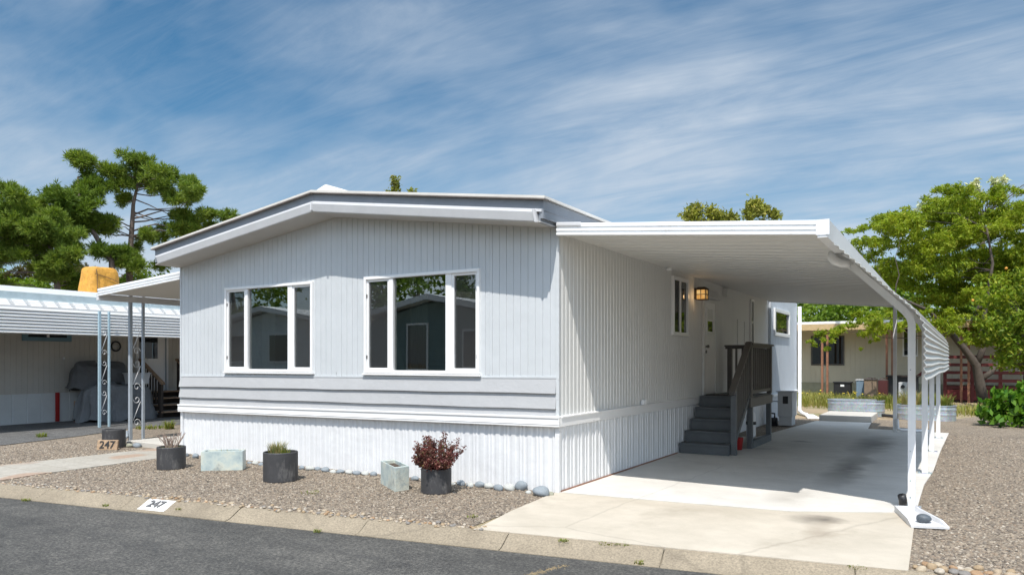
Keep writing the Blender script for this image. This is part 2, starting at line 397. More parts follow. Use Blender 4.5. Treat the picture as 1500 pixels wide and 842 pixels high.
for nm, sgn, s0 in (('kerb', 1, -2.13), ('opposite_kerb', -1, -9.9)):
    k = MB(); pr_ = kerb_profile(sgn, s0)
    u = -60.0; joints = []
    while u < 60:
        L_ = 1.55 + rnd.uniform(-.12, .12)
        n = len(pr_); rows = []
        jz = rnd.uniform(-.006, .006)
        for uu, dz in ((u + .003, -.006), (u + .012, 0), (u + L_ - .012, 0), (u + L_ - .003, -.006)):
            rows.append([rp(uu, s_, z + dz + jz * .5) for s_, z in pr_])
        for a, b in zip(rows, rows[1:]):
            for i in range(n - 1): k.quad(a[i], b[i], b[i + 1], a[i + 1])
        k.quad(rp(u, s0 - sgn * .26, -.125), rp(u + L_, s0 - sgn * .26, -.125), rp(u + L_, s0, -.03), rp(u, s0, -.03))
        joints.append(u); u += L_
    struct(k, nm, M_KERB)
def ks(x, s=-2.13):   # y on the kerb line for a given x
    return (s - RN.x * x) / RN.y
GY = [(-11.05, ks(-11.05, -2.12)), (.12, ks(.12, -2.12)), (.06, -1.2), (-.02, 0.25), (-7.2, .25), (-7.2, 8), (-12.6, 8), (-12.45, 3.5), (-12.6, 2.5), (-11.75, .7), (-11.3, -.9)]
struct(MB().poly([(x, y, .0) for x, y in GY]), 'gravel_yard', M_GRAV)
struct(MB().poly([(3.7, ks(3.7, -2.12), 0), (40, ks(40, -2.12), 0), (40, 17.5, 0), (11, 17.2, 0), (7, 18, 0), (4.6, 17, 0), (3.6, 14.2, 0), (2.2, 14.4, 0), (.0, 13.6, 0), (0, 7.5, 0), (3.7, 10, 0)]), 'gravel_bed', M_GRAV)
ASPH = [(-40, ks(-40, -2.12)), (-11.1, ks(-11.1, -2.12)), (-11.35, -.9), (-11.8, .7), (-12.65, 2.5), (-12.5, 3.5), (-12.65, 14), (-40, 14)]
struct(MB().poly([(x, y, .004) for x, y in ASPH]), 'neighbour_driveway', M_NBASPH)
AP = [(.22, ks(.22, -2.125)), (3.80, ks(3.80, -2.125)), (3.765, .2), (3.75, .86), (2.62, .27), (1.49, .14), (-.03, .0), (-.03, -.12), (.07, -1.2)]
struct(MB().prism(AP, -.05, .010), 'driveway_apron', M_APRON)
SL = [(-.03, .012), (1.49, .152), (2.62, .282), (3.75, .872), (3.76, 2.9), (3.83, 4.3), (3.88, 7.2), (3.98, 10.9), (2.35, 11.1), (2.25, 13.0), (.95, 12.9), (.56, 7.9), (-.03, 7.7)]
struct(MB().prism(SL, -.05, .012), 'driveway', M_SLAB)
# paved path from the kerb to the porch slab
PA = [(-8.35, ks(-8.35, -2.12)), (-6.72, ks(-6.72, -2.12)), (-6.9, -2.4), (-7.02, -.6), (-7.1, .35), (-8.3, .35), (-8.3, -1.3)]
struct(MB().prism(PA, -.05, .014), 'path', M_PAVER)

def scatter(n, inside, size, seed, zjit=.004, flat=.6, cell=None):
    """loose stones as small octahedra"""
    r = np.random.default_rng(seed)
    P = inside(r, n); n = len(P)
    a = r.uniform(0, 6.28, n); s = r.uniform(size[0], size[1], n); sy = s * r.uniform(.6, 1., n); sz = s * flat * r.uniform(.6, 1.1, n)
    base = np.array([[1, 0, 0], [.45, .8, .1], [-.6, .75, -.1], [-1, -.1, 0], [-.4, -.85, .1], [.55, -.7, -.05], [.1, .1, 1], [0, 0, -.5]])
    fc = np.array([[0, 1, 6], [1, 2, 6], [2, 3, 6], [3, 4, 6], [4, 5, 6], [5, 0, 6]])
    V = base[None] + r.uniform(-.22, .22, (n, 8, 3))
    V = V * np.stack([s, sy, sz], 1)[:, None, :]
    ca, sa = np.cos(a)[:, None], np.sin(a)[:, None]
    X = V[..., 0] * ca - V[..., 1] * sa; Y = V[..., 0] * sa + V[..., 1] * ca
    V = np.stack([X + P[:, 0:1], Y + P[:, 1:2], V[..., 2] + P[:, 2:3] + sz[:, None] * .2], 2)
    Fc = fc[None] + (np.arange(n) * 8)[:, None, None]
    return V.reshape(-1, 3), Fc.reshape(-1, 3)
def np_mesh(name, V, Fc, m, parent=None, smooth=False, origin=(0, 0, 0)):
    o0 = np.array(ORG[parent.name]) if parent is not None else np.array(origin, float)
    me = bpy.data.meshes.new(name)
    V = (V - o0).astype(np.float32); k = Fc.shape[1]
    me.vertices.add(len(V)); me.vertices.foreach_set('co', V.ravel())
    me.loops.add(Fc.size); me.loops.foreach_set('vertex_index', Fc.ravel().astype(np.int32))
    me.polygons.add(len(Fc)); me.polygons.foreach_set('loop_start', (np.arange(len(Fc)) * k).astype(np.int32))
    me.update(calc_edges=True); me.materials.append(m)
    if smooth: me.polygons.foreach_set('use_smooth', np.ones(len(Fc), bool))
    ob = bpy.data.objects.new(name, me); COL.objects.link(ob); ORG[ob.name] = Vector(o0)
    if parent is not None: ob.parent = parent
    else: ob.location = o0
    return ob
def inpoly(P, poly):
    x, y = P[:, 0], P[:, 1]; c = np.zeros(len(P), bool); n = len(poly)
    for i in range(n):
        x0, y0 = poly[i]; x1, y1 = poly[(i + 1) % n]
        hit = ((y0 > y) != (y1 > y)) & (x < (x1 - x0) * (y - y0) / (y1 - y0 + 1e-12) + x0); c ^= hit
    return c
def gravel_left(r, n):
    P = np.stack([r.uniform(-11.2, .2, n), r.uniform(-4.1, .0, n), np.zeros(n)], 1)
    keep = inpoly(P, GY) & ~inpoly(P, PA); return P[keep]
V1, F1 = scatter(60000, gravel_left, (.009, .020), 3)
def gravel_right(r, n):
    y = -1.5 + 12 * r.random(n) ** 1.8
    P = np.stack([r.uniform(3.85, 8.5, n), y, np.zeros(n)], 1)
    keep = (RN.x * P[:, 0] + RN.y * P[:, 1] > -2.12) & ~inpoly(P, SL) & ~inpoly(P, AP); return P[keep]
V2, F2 = scatter(45000, gravel_right, (.009, .021), 4)
tag(np_mesh('loose_gravel', np.concatenate([V1, V2]), np.concatenate([F1, F2 + len(V1)]), M_PEB), kind='stuff')

# ------------------------------------------------------------------ the main mobile home
HCX = -3.66
def zt(x): return 4.0 - .1366 * abs(x - HCX)
def tilt(zl, zr): return lambda x: zr + (zl - zr) * (-x / 7.32)
WIN1 = (-6.136, -4.125, 1.425, 2.787); WIN2 = (-3.105, -1.128, 1.425, 2.787)
W1P = [-6.008, -5.65, -5.585, -4.668, -4.572, -4.163]; W2P = [-2.998, -2.651, -2.577, -1.674, -1.575, -1.197]
home = thing('mobile_home', (HCX, 0, 0), 'pale grey double-wide home with white skirting and shallow gable front', 'house')
GROOVE = [(0, 0), (.90, 0), (.93, .008), (.97, .008), (1, 0)]
FINE = [(0, 0), (.46, 0), (.54, .006), (.92, .006), (1, 0)]
SKIRT = [(0, 0), (.22, 0), (.28, .011), (.44, .011), (.50, 0), (.56, 0), (.60, .008), (.66, .008), (.70, 0), (.76, 0), (.82, .011), (.92, .011), (1, 0)]
holes = [(W[0] + .02, W[1] - .02, W[2] + .02, W[3] - .02) for W in (WIN1, WIN2)]
MB().rib('x', 0, -1, -7.32, -.02, tilt(1.30, 1.36), lambda x: zt(x) - .285, GROOVE, .1045, holes).build('front_wall', M_WALL, home)
MB().rib('y', 0, 1, .02, 11.64, .9, 3.25, FINE, .105).rib('y', -7.32, -1, .0, 15.2, 0, 3.25, GROOVE, .105).build('side_wall', M_SIDE, home)
MB().box(-.028, .012, -.012, .028, .92, 3.22).build('corner_trim', M_WALL, home, bevel=.003); MB().box(-7.335, -7.30, -.012, .02, .9, 3.2).build('corner_trim', M_WALL, home, bevel=.003)
MB().box(-7.2, -.1, 11.5, 15.2, 0, 3.3).build('rear_core', M_INT, home)
for xs in (-6.26, -3.66, -1.0):
    MB().box(xs - .012, xs + .012, -.004, .004, 1.42, zt(xs) - .30).build('panel_seam', M_WALL, home)
# skirting
mb = MB().rib('x', .02, -1, -7.31, 0, 0.0, tilt(.75, .82), SKIRT, .235, start=.03)
mb.box(-7.33, -7.27, -.004, .05, 0, .74); mb.box(-.045, .014, -.004, .05, 0, .8)
mb.build('front_skirting', M_SKIRT, home)
FIN2 = [(0, 0), (.28, 0), (.38, .014), (.52, .014), (.60, .004), (.68, .004), (.76, .014), (.90, .014), (1, 0)]
MB().rib('y', .005, 1, .02, 11.64, 0., .82, FIN2, .215).build('side_skirting', M_SKIRT, home)
MB().box(.004, .020, .03, 4.4, .012, .026).build('base_track', M_RUST, home)
# lap boards under the windows
mb = MB()
def lap(zl0, zr0, zl1, zr1, out):
    for i in range(12):
        xa = -7.325 + i * 7.30 / 12; xb = -7.325 + (i + 1) * 7.30 / 12
        w = [.004 * math.sin(i * 2.1 + zr0 * 9), .004 * math.sin((i + 1) * 2.1 + zr0 * 9)]
        f0, f1 = tilt(zl0, zr0), tilt(zl1, zr1)
        mb.hexa([(xa, -out, f0(xa) + w[0]), (xb, -out, f0(xb) + w[1]), (xb, .02, f0(xb) + .015), (xa, .02, f0(xa) + .015), (xa, -.006, f1(xa)), (xb, -.006, f1(xb)), (xb, .02, f1(xb)), (xa, .02, f1(xa))])
lap(1.158, 1.205, 1.335, 1.395, .040); lap(.975, 1.015, 1.166, 1.213, .040); lap(.84, .88, .983, 1.023, .026)
mb.build('lap_siding', M_LAP, home)
MB().slope(-7.33, 1.325, -.02, 1.385, .022, -.014, .01).build('drip_strip', M_WALL, home)
# white belt
mb = MB()
mb.slope(-7.34, .725, .03, .80, .105, -.050, .02); mb.slope(-7.34, .83, .03, .905, .022, -.062, .02); mb.slope(-7.34, .752, .03, .827, .012, -.056, -.045)
mb.hexa([(.0, .022, .80), (.03, .022, .80), (.03, 11.64, .80), (.0, 11.64, .80), (.0, .022, .905), (.03, .022, .905), (.03, 11.64, .905), (.0, 11.64, .905)])
mb.box(-.01, .042, .022, 11.64, .905, .927)
mb.build('belt_moulding', M_TRIM, home, bevel=.004)
# windows on the front
def front_window(W, P, blind):
    x0, x1, z0, z1 = W
    fr = MB()
    c = .042
    for a in ((x0, x1, z1 - c, z1), (x0, x1, z0, z0 + c), (x0, x0 + c, z0 + c, z1 - c), (x1 - c, x1, z0 + c, z1 - c)):
        fr.box(a[0], a[1], -.035, .05, a[2], a[3])
    f = fr.build('window_frame', M_VINYL, home, bevel=.004)
    for q in (1, 3): MB().box(P[q], P[q + 1], -.02, .05, z0 + c, z1 - c).build('mullion', M_VINYL, f, bevel=.004)
    for k, (a, b) in enumerate(((x0 + c, P[1]), (P[2], P[3]), (P[4], x1 - c))):
        if k != 1:
            s = MB(); q = .032
            for e in ((a, b, z1 - c - q, z1 - c), (a, b, z0 + c, z0 + c + q), (a, a + q, z0 + c + q, z1 - c - q), (b - q, b, z0 + c + q, z1 - c - q)): s.box(e[0], e[1], -.008, .04, e[2], e[3])
            s.build('sash', M_VINYL, f, bevel=.003)
            for zz in (z0 + .2, z1 - .3): MB().box((b - .012) if k == 2 else (a + .004), (b - .004) if k == 2 else (a + .012), -.02, -.008, zz, zz + .05).build('sash_latch', M_DARK, f)
            a += q; b -= q
        MB().quad((a, .02, z0 + c), (b, .02, z0 + c), (b, .02, z1 - c), (a, .02, z1 - c)).build('pane', M_GLASS, f)
        if k != 1:
            MB().quad((a, .012, z0 + c + q), (b, .012, z0 + c + q), (b, .012, z1 - c - q), (a, .012, z1 - c - q)).build('insect_screen', M_SCREEN, f)
        if k == 1:
            cu = MB(); n_ = 14; xs = a + .06 if blind == 1 else a + .12
            for i in range(n_): cu.quad((xs + i * .022, .22 + .02 * (i % 2), z0 - .3), (xs + (i + 1) * .022, .22 + .02 * ((i + 1) % 2), z0 - .3), (xs + (i + 1) * .022, .22 + .02 * ((i + 1) % 2), z1), (xs + i * .022, .22 + .02 * (i % 2), z1))
            cu.build('curtain', M_CURT, f)
        if k == 0:
            MB().quad((a + .08, .25, z0 + .02), (b + .05, .32, z0 + .02), (a + .12, .30, z1 - .3), (a + .06, .25, z1 - .2)).build('blind', M_CURT, f)
    MB().slope(x0 - .02, z0 - .028, x1 + .02, z0 - .028, .022, -.05, .0).build('window_sill', M_VINYL, f, bevel=.004)
    return f
front_window(WIN1, W1P, 1); front_window(WIN2, W2P, 2)
# room behind the glass
rm = MB()
def inward(x0, x1, y0, y1, z0, z1):
    rm.quad((x0, y0, z0), (x1, y0, z0), (x1, y1, z0), (x0, y1, z0)); rm.quad((x0, y0, z1), (x0, y1, z1), (x1, y1, z1), (x1, y0, z1))
    rm.quad((x0, y1, z0), (x1, y1, z0), (x1, y1, z1), (x0, y1, z1)); rm.quad((x0, y0, z0), (x0, y1, z0), (x0, y1, z1), (x0, y0, z1)); rm.quad((x1, y0, z0), (x1, y0, z1), (x1, y1, z1), (x1, y1, z0))
inward(-7.28, -.05, .06, 5.2, .95, 3.18)
rm.build('room', M_INT, home)
MB().box(-3.75, -3.65, .07, 5.1, .96, 3.17).build('partition', M_INT, home)
# roof
mb = MB()
for sx in (1, -1):
    xe = HCX + sx * 3.74
    mb.slope(*((HCX, zt(HCX) - .03, xe, zt(xe) - .03) if sx > 0 else (xe, zt(xe) - .03, HCX, zt(HCX) - .03)), .03, -.50, 15.3)
mb.hexa([(HCX - .34, -.30, 3.965), (HCX + .34, -.30, 3.965), (HCX + .34, 15.3, 3.965), (HCX - .34, 15.3, 3.965), (HCX - .02, -.22, 4.13), (HCX + .02, -.22, 4.13), (HCX + .02, 15.3, 4.13), (HCX - .02, 15.3, 4.13)])
roof = mb.build('roof', M_ROOF, home)
def band(name, m, d0, d1, y0, y1, xr=3.68, y0b=None, parent=roof, bevel=0):
    for sx in (1, -1):
        b = MB(); xa, xb = (HCX + .003 * sx, HCX + sx * xr)
        if sx < 0: xa, xb = xb, xa
        y0c = y0 if y0b is None else y0b
        b.hexa([(xa, y0c, zt(xa) - d0), (xb, y0c, zt(xb) - d0), (xb, y1, zt(xb) - d0), (xa, y1, zt(xa) - d0), (xa, y0, zt(xa) - d1), (xb, y0, zt(xb) - d1), (xb, y1, zt(xb) - d1), (xa, y1, zt(xa) - d1)])
        b.build(name, m, parent, bevel=bevel)
band('drip_edge', M_ROOFEDGE, .045, .031, -.507, -.40, 3.745)
band('fascia', M_FASC, .175, .046, -.45, -.40, 3.68)
band('fascia_strip', M_GUT, .182, .150, -.463, -.452, 3.68)
band('front_gutter', M_GUT, .300, .186, -.505, -.42, 3.60, y0b=-.475, bevel=.008)
band('soffit', M_SOFF, .304, .292, -.468, .02, 3.67)
for sx, yb in ((1, 15.3), (-1, 15.3)):
    mb = MB(); xa = HCX + sx * 3.66; xb = HCX + sx * 3.70
    mb.box(min(xa, xb), max(xa, xb), -.452, yb, 3.24, 3.455)
    mb.box(min(xa, xb) - .006, max(xa, xb) + .006, -.446, yb, 3.33, 3.345)
    mb.build('side_fascia', M_FASC, roof)
mb = MB(); xr = HCX + 3.60
mb.hexa([(xr, -.49, zt(xr) - .31), (xr + .028, -.475, zt(xr) - .31), (xr + .028, -.40, zt(xr) - .31), (xr, -.40, zt(xr) - .31), (xr - .02, -.515, zt(xr) - .16), (xr + .01, -.51, zt(xr) - .16), (xr + .01, -.40, zt(xr) - .16), (xr - .02, -.40, zt(xr) - .16)])
mb.build('gutter_cap', M_GUT, roof, bevel=.003)
MB().box(HCX - .014, HCX + .014, -.508, -.46, 3.712, 3.82).build('gutter_joint', M_GUT, roof, bevel=.003)
MB().box(xr + .03, HCX + 3.655, -.44, -.02, zt(-.0) - .305, zt(0) - .17).build('eave_return', M_FASC, roof)
# addition at the back
MB().rib('y', .06, 1, 11.64, 15.25, 0, 3.3, GROOVE, .2).quad((0, 11.64, 0), (.06, 11.64, 0), (.06, 11.64, 3.3), (0, 11.64, 3.3)).quad((.06, 15.25, 0), (-7.3, 15.25, 0), (-7.3, 15.25, 3.3), (.06, 15.25, 3.3)).build('rear_addition', M_SKYLITWALL, home)
MB().box(.06, .12, 11.66, 15.25, .68, .73).build('addition_belt', M_TRIM, home, bevel=.004)
def side_window(y0, y1, z0, z1, x, split, shutters=False, fw=.06, bottom_dark=False):
    f = MB()
    for a in ((y0, y1, z1 - fw, z1), (y0, y1, z0, z0 + fw), (y0, y0 + fw, z0 + fw, z1 - fw), (y1 - fw, y1, z0 + fw, z1 - fw)): f.box(x, x + .045, a[0], a[1], a[2], a[3])
    if split == 'v': ym = (y0 + y1) / 2; f.box(x, x + .03, ym - .03, ym + .03, z0 + fw, z1 - fw)
    if split == 'h': zm = (z0 + z1) / 2; f.box(x, x + .03, y0 + fw, y1 - fw, zm - .025, zm + .025)
    w = f.build('window_frame', M_VINYL, home, bevel=.004)
    MB().quad((x + .008, y0 + fw, z0 + fw), (x + .008, y1 - fw, z0 + fw), (x + .008, y1 - fw, z1 - fw), (x + .008, y0 + fw, z1 - fw)).build('pane', M_DGLASS, w)
    if split == 'v':
        ym = (y0 + y1) / 2; MB().quad((x + .014, y0 + fw, z0 + fw), (x + .014, ym - .03, z0 + fw), (x + .014, ym - .03, z1 - fw), (x + .014, y0 + fw, z1 - fw)).build('insect_screen', M_SCREEN, w)
    if shutters:
        for a, b in ((y0 + fw, y0 + .42), (y1 - .42, y1 - fw)):
            MB().quad((x + .014, a, z0 + fw), (x + .014, b, z0 + fw), (x + .014, b, z1 - fw), (x + .014, a, z1 - fw)).build('insect_screen', M_SCREEN, w)
    return w
side_window(4.10, 4.94, 2.03, 3.035, .002, 'v')
side_window(9.60, 9.90, 1.97, 3.03, .002, 'h', fw=.05)
side_window(11.94, 13.94, 2.25, 2.965, .062, None, True, .09)
# door, hood, lamp, fittings on the carport side
d = MB().box(.0, .035, 5.93, 6.63, .96, 2.72).build('door', M_TRIM, home, bevel=.004)
mb = MB()
for a in ((5.87, 5.93, .95, 2.78), (6.63, 6.69, .95, 2.78), (5.93, 6.63, 2.72, 2.78)): mb.box(0, .045, *a)
mb.build('door_frame', M_SIDE, d, bevel=.003)
mb = MB()
for a in ((6.03, 6.07, 2.12, 2.63), (6.43, 6.47, 2.12, 2.63), (6.07, 6.43, 2.59, 2.63), (6.07, 6.43, 2.12, 2.16), (6.07, 6.43, 2.36, 2.385)): mb.box(.03, .05, *a)
dw = mb.build('door_window', M_TRIM, d, bevel=.003)
MB().box(.036, .04, 6.07, 6.43, 2.16, 2.36).build('pane', M_DGLASS, dw)
MB().box(.036, .041, 6.07, 6.43, 2.385, 2.59).build('roller_blind', M_SIDE, dw)
mb = MB(); mb.tube([(.03, 5.99, 1.87), (.06, 5.99, 1.87), (.075, 5.99, 1.87), (.10, 5.99, 1.87)], [.018, .018, .034, .028], 12); mb.build('door_handle', M_RAIL, d); MB().tube([(.03, 5.99, 1.77), (.055, 5.99, 1.77)], .03, 12).build('door_lock', M_RAIL, d)
MB().hexa([(0, 5.86, 2.79), (.16, 5.86, 2.79), (.16, 6.75, 2.79), (0, 6.75, 2.79), (0, 5.86, 2.96), (.05, 5.86, 2.96), (.05, 6.75, 2.96), (0, 6.75, 2.96)]).build('door_hood', M_SIDE, home, bevel=.004)
mb = MB().box(0, .09, 7.30, 7.62, 2.91, 3.08)
for i in range(4): mb.box(.09, .10, 7.31, 7.61, 2.92 + i * .038, 2.94 + i * .038)
mb.build('wall_vent', M_SIDE, home, bevel=.003)
mb = MB()
for a in ((8.48, 8.50, .96, 2.5), (9.10, 9.12, .96, 2.5), (8.50, 9.10, 2.48, 2.5)): mb.box(0, .016, *a)
mb.build('access_panel', M_SIDE, home)
mb = MB().box(0.01, .06, 2.70, 2.82, .93, 1.0); mb.box(.06, .075, 2.715, 2.805, .955, 1.005); mb.build('outlet_box', M_TRIM, home, bevel=.004)
# lamp
lx, ly, lz = .13, 5.44, 2.71
fr = MB().box(.0, .02, ly - .06, ly + .06, lz + .02, lz + .22); fr.box(.02, .06, ly - .02, ly + .02, lz + .17, lz + .2)
h = .085
for sx in (-1, 1):
    for sy in (-1, 1): fr.box(lx + sx * h - .008, lx + sx * h + .008, ly + sy * h - .008, ly + sy * h + .008, lz, lz + .2)
for zz in (lz, lz + .09, lz + .18):
    for e in ((-h, h, -h - .007, -h + .007), (-h, h, h - .007, h + .007), (-h - .007, -h + .007, -h, h), (h - .007, h + .007, -h, h)): fr.box(lx + e[0], lx + e[1], ly + e[2], ly + e[3], zz, zz + .014)
for e in ((-.006, .006, -h - .006, -h + .004), (h - .004, h + .006, -.006, .006)): fr.box(lx + e[0], lx + e[1], ly + e[2], ly + e[3], lz + .014, lz + .18)
fr.hexa([(lx - .11, ly - .11, lz + .195), (lx + .11, ly - .11, lz + .195), (lx + .11, ly + .11, lz + .195), (lx - .11, ly + .11, lz + .195), (lx - .06, ly - .06, lz + .235), (lx + .06, ly - .06, lz + .235), (lx + .06, ly + .06, lz + .235), (lx - .06, ly + .06, lz + .235)])
lampf = fr.build('porch_lamp', mat('lamp_bronze', (.035, .022, .015), .5), home)
t = NT('lit_amber_glass'); em = t.n('ShaderNodeEmission', Strength=.5); cc = t.ramp(t.noise(9, 3), [(.3, (.85, .36, .07)), (.6, (1.0, .62, .22)), (.8, (1., .8, .45))]); t.l(cc, em.inputs[0]); t.l(em.outputs[0], t.out.inputs[0])
MB().box(lx - .078, lx + .078, ly - .078, ly + .078, lz + .014, lz + .18).build('lamp_glass', t.m, lampf)
lt = bpy.data.lights.new('lamp_bulb', 'POINT'); lt.energy = .45; lt.color = (1, .62, .28); lt.shadow_soft_size = .06
lo = bpy.data.objects.new('lamp_bulb', lt); COL.objects.link(lo); lo.location = (lx + .0, ly - .16, lz + .06)

# ------------------------------------------------------------------ the carport
cp = thing('carport', (1.9, 5, 0), 'white flat-roofed carport along the house with a row of bent posts', 'carport')
def zc(x): return 3.095 - .0862 * x     # underside of the fascia
def drift(y): return .012 * (y - 1.2)
YE = 11.45
# ceiling pans: shallow ribs running across the roof
mb = MB(); y = -.08; pts = []
while y < YE: pts += [(y, 0), (y + .006, .008), (y + .03, .008), (y + .036, 0)]; y += .30
pts.append((YE, 0))
for (ya, da), (yb, db) in zip(pts, pts[1:]):
    mb.quad((.0, ya, zc(0) + .035 - da), (2.93, ya, zc(2.93) + .035 - da), (2.93, yb, zc(2.93) + .035 - db), (.0, yb, zc(0) + .035 - db))
ceil = mb.build('ceiling_panels', M_CEIL, cp)
MB().slope(.042, zc(.042) + .055, 2.93, zc(2.93) + .055, .08, -.07, YE).build('roof_deck', M_WHITE, cp)
mb = MB()
prof = [(-.10, 0), (-.118, .006), (-.118, .03), (-.106, .034), (-.106, .050), (-.118, .054), (-.118, .080), (-.106, .084), (-.106, .100), (-.118, .104), (-.118, .135), (-.112, .145), (-.07, .145), (-.07, .0)]
n = len(prof); xa, xb = .03, 2.935
mb.add([(xa, q[0], zc(xa) + q[1]) for q in prof] + [(xb, q[0], zc(xb) + q[1]) for q in prof], [tuple(range(n)), tuple(range(2 * n - 1, n - 1, -1))] + [(i, n + i, n + (i + 1) % n, (i + 1) % n) for i in range(n)])
mb.build('fascia', M_WHITE, cp)
MB().slope(xa, zc(xa), xb, zc(xb), .15, YE, YE + .03).build('rear_fascia', M_WHITE, cp)
MB().slope(.03, zc(.03) + .105, .36, zc(.36) + .105, .05, -.128, -.10).build('sealant_patch', M_GUT, cp, bevel=.01)
mb = MB().profx([(2.938, zc(2.93) - .03), (3.03, zc(2.93) - .03), (3.045, zc(2.93) + .14), (3.03, zc(2.93) + .14), (3.018, zc(2.93) - .01), (2.95, zc(2.93) - .01), (2.945, zc(2.93) + .14), (2.938, zc(2.93) + .14)], 'y', -.112, YE)
mb.box(2.925, 3.05, -.122, -.112, zc(2.93) - .004, zc(2.93) + .146)
mb.build('side_gutter', M_WHITE, cp)
# corrugated side awning, sloping then hanging
path = []
Z0, X0 = zc(2.93) + .045, 2.955
key = [(X0, Z0), (3.78, 2.09), (3.84, 1.99), (3.86, 1.88), (3.86, 1.41)]
seg = []
for (xa, za), (xb, zb) in zip(key, key[1:]):
    L_ = math.hypot(xb - xa, zb - za); k = max(1, int(L_ / .007))
    for i in range(k): seg.append((xa + (xb - xa) * i / k, za + (zb - za) * i / k))
seg.append(key[-1])
prf = []; acc = 0
for i, (x, z) in enumerate(seg):
    a = seg[max(0, i - 3)]; b = seg[min(len(seg) - 1, i + 3)]
    tx, tz = b[0] - a[0], b[1] - a[1]; l_ = math.hypot(tx, tz); nx, nz = -tz / l_, tx / l_
    if i: acc += math.hypot(x - seg[i - 1][0], z - seg[i - 1][1])
    ph = (acc / .069) % 1
    o = .020 * (ph / .7 if ph < .7 else (1 - ph) / .3) - .006
    if acc > 1.2: o *= 1.25
    prf.append((x + nx * o, z + nz * o))
mb = MB(); ys = [.27 + (10.6 - .27) * i / 8 for i in range(9)]
for ya, yb in zip(ys, ys[1:]):
    sa, sb = (.018 * math.sin(ya * 1.1), .018 * math.sin(yb * 1.1))
    for (xa, za), (xb, zb) in zip(prf, prf[1:]):
        ka = max(0, (1.95 - za)) ; kb = max(0, (1.95 - zb))
        mb.quad((xa + drift(ya), ya, za - sa * ka), (xb + drift(ya), ya, zb - sa * kb), (xb + drift(yb), yb, zb - sb * kb), (xa + drift(yb), yb, za - sb * ka))
mb.build('side_awning', M_AWN, cp, solid=.003)
for k, yp in enumerate((1.2, 4.03, 6.93, 9.58)):
    x = 3.70 + drift(yp) - (.0, .0, .02, .0)[k]
    mb = MB(); w = .037
    pth = [(x, .012), (x, 2.02), (x - .06, 2.14), (x - .66, 2.74), (x - .76, zc(2.93) - .02)] if k else [(x, .012), (x, 2.00), (x - .02, 2.07), (x - .07, 2.14), (x - .64, 2.71), (x - .70, 2.755), (x - .77, zc(2.93) - .02)]
    rows = []
    for i, p in enumerate(pth):
        a = pth[max(0, i - 1)]; b = pth[min(len(pth) - 1, i + 1)]
        t_ = Vector((b[0] - a[0], 0, b[1] - a[1])).normalized(); nrm = Vector((t_.z, 0, -t_.x))
        c = Vector((p[0], yp, p[1]))
        rows.append([c + nrm * w + Vector((0, -w, 0)), c + nrm * w + Vector((0, w, 0)), c - nrm * w + Vector((0, w, 0)), c - nrm * w + Vector((0, -w, 0))])
    for a, b in zip(rows, rows[1:]):
        for i in range(4): mb.quad(a[i], a[(i + 1) % 4], b[(i + 1) % 4], b[i])
    mb.poly(rows[-1])
    p = mb.build('post', M_WHITE, cp, bevel=.005)
    mb = MB().box(x - .09, x + .09, yp - .07, yp + .07, .012, .020)
    for sx in (-1, 1): mb.tube([(x + sx * .065, yp - .05, .02), (x + sx * .065, yp - .05, .035)], .012, 6)
    mb.build('base_plate', M_GALV, p)
    if k == 0:
        for zz in (.12, .30, .62, 1.5): MB().tube([(x - .012, yp - .036, zz), (x - .012, yp - .043, zz)], .007, 6).build('screw', M_GALV, p)
        mb = MB(); e0 = Vector((x - .62, yp - .06, 2.72))
        mb.tube([(x - .80, yp - .03, zc(2.93) - .02), (x - .80, yp - .05, 2.79), (x - .77, yp - .06, 2.735), (x - .70, yp - .06, 2.70), (x - .60, yp - .05, 2.69)], [.045, .05, .052, .05, .042], 12)
        mb.build('gutter_elbow', M_WHITE, p, smooth=True)
        MB().tube([(x - .075, yp - .20, .05), (x - .075, yp - .20, .11), (x - .085, yp - .22, .165)], [.038, .042, .042], 12).build('drain_elbow', M_DARK, p, smooth=True)
MB().box(2.90, 2.975, 10.68, 10.755, .012, zc(2.93) + .03).build('post', M_WHITE, cp, bevel=.004)
MB().tube([(2.99, 10.62, .30), (3.0, 10.62, .09), (3.06, 10.62, .06), (3.6, 10.7, .045)], .032, 10).build('drain_pipe', M_WHITE, cp, smooth=True)
mb = MB().tube([(.14, 15.2, 3.2), (.14, 15.2, .25), (.16, 15.1, .12), (.30, 14.8, .06), (.45, 14.5, .05)], .052, 10); mb.build('downspout', M_WHITE, home, smooth=True)
MB().hexa([(.38, 14.62, .0), (.62, 13.6, .0), (.95, 13.7, .0), (.60, 14.7, .0), (.38, 14.62, .06), (.62, 13.6, .03), (.95, 13.7, .03), (.60, 14.7, .06)]).build('drain_tray', M_WHITE, home, bevel=.01)
MB().lathe((.35, 3.0, 2.985), [(.03, .04), (.04, .02), (.045, 0)], 12).build('ceiling_bulb', M_WHITE, cp, smooth=True)

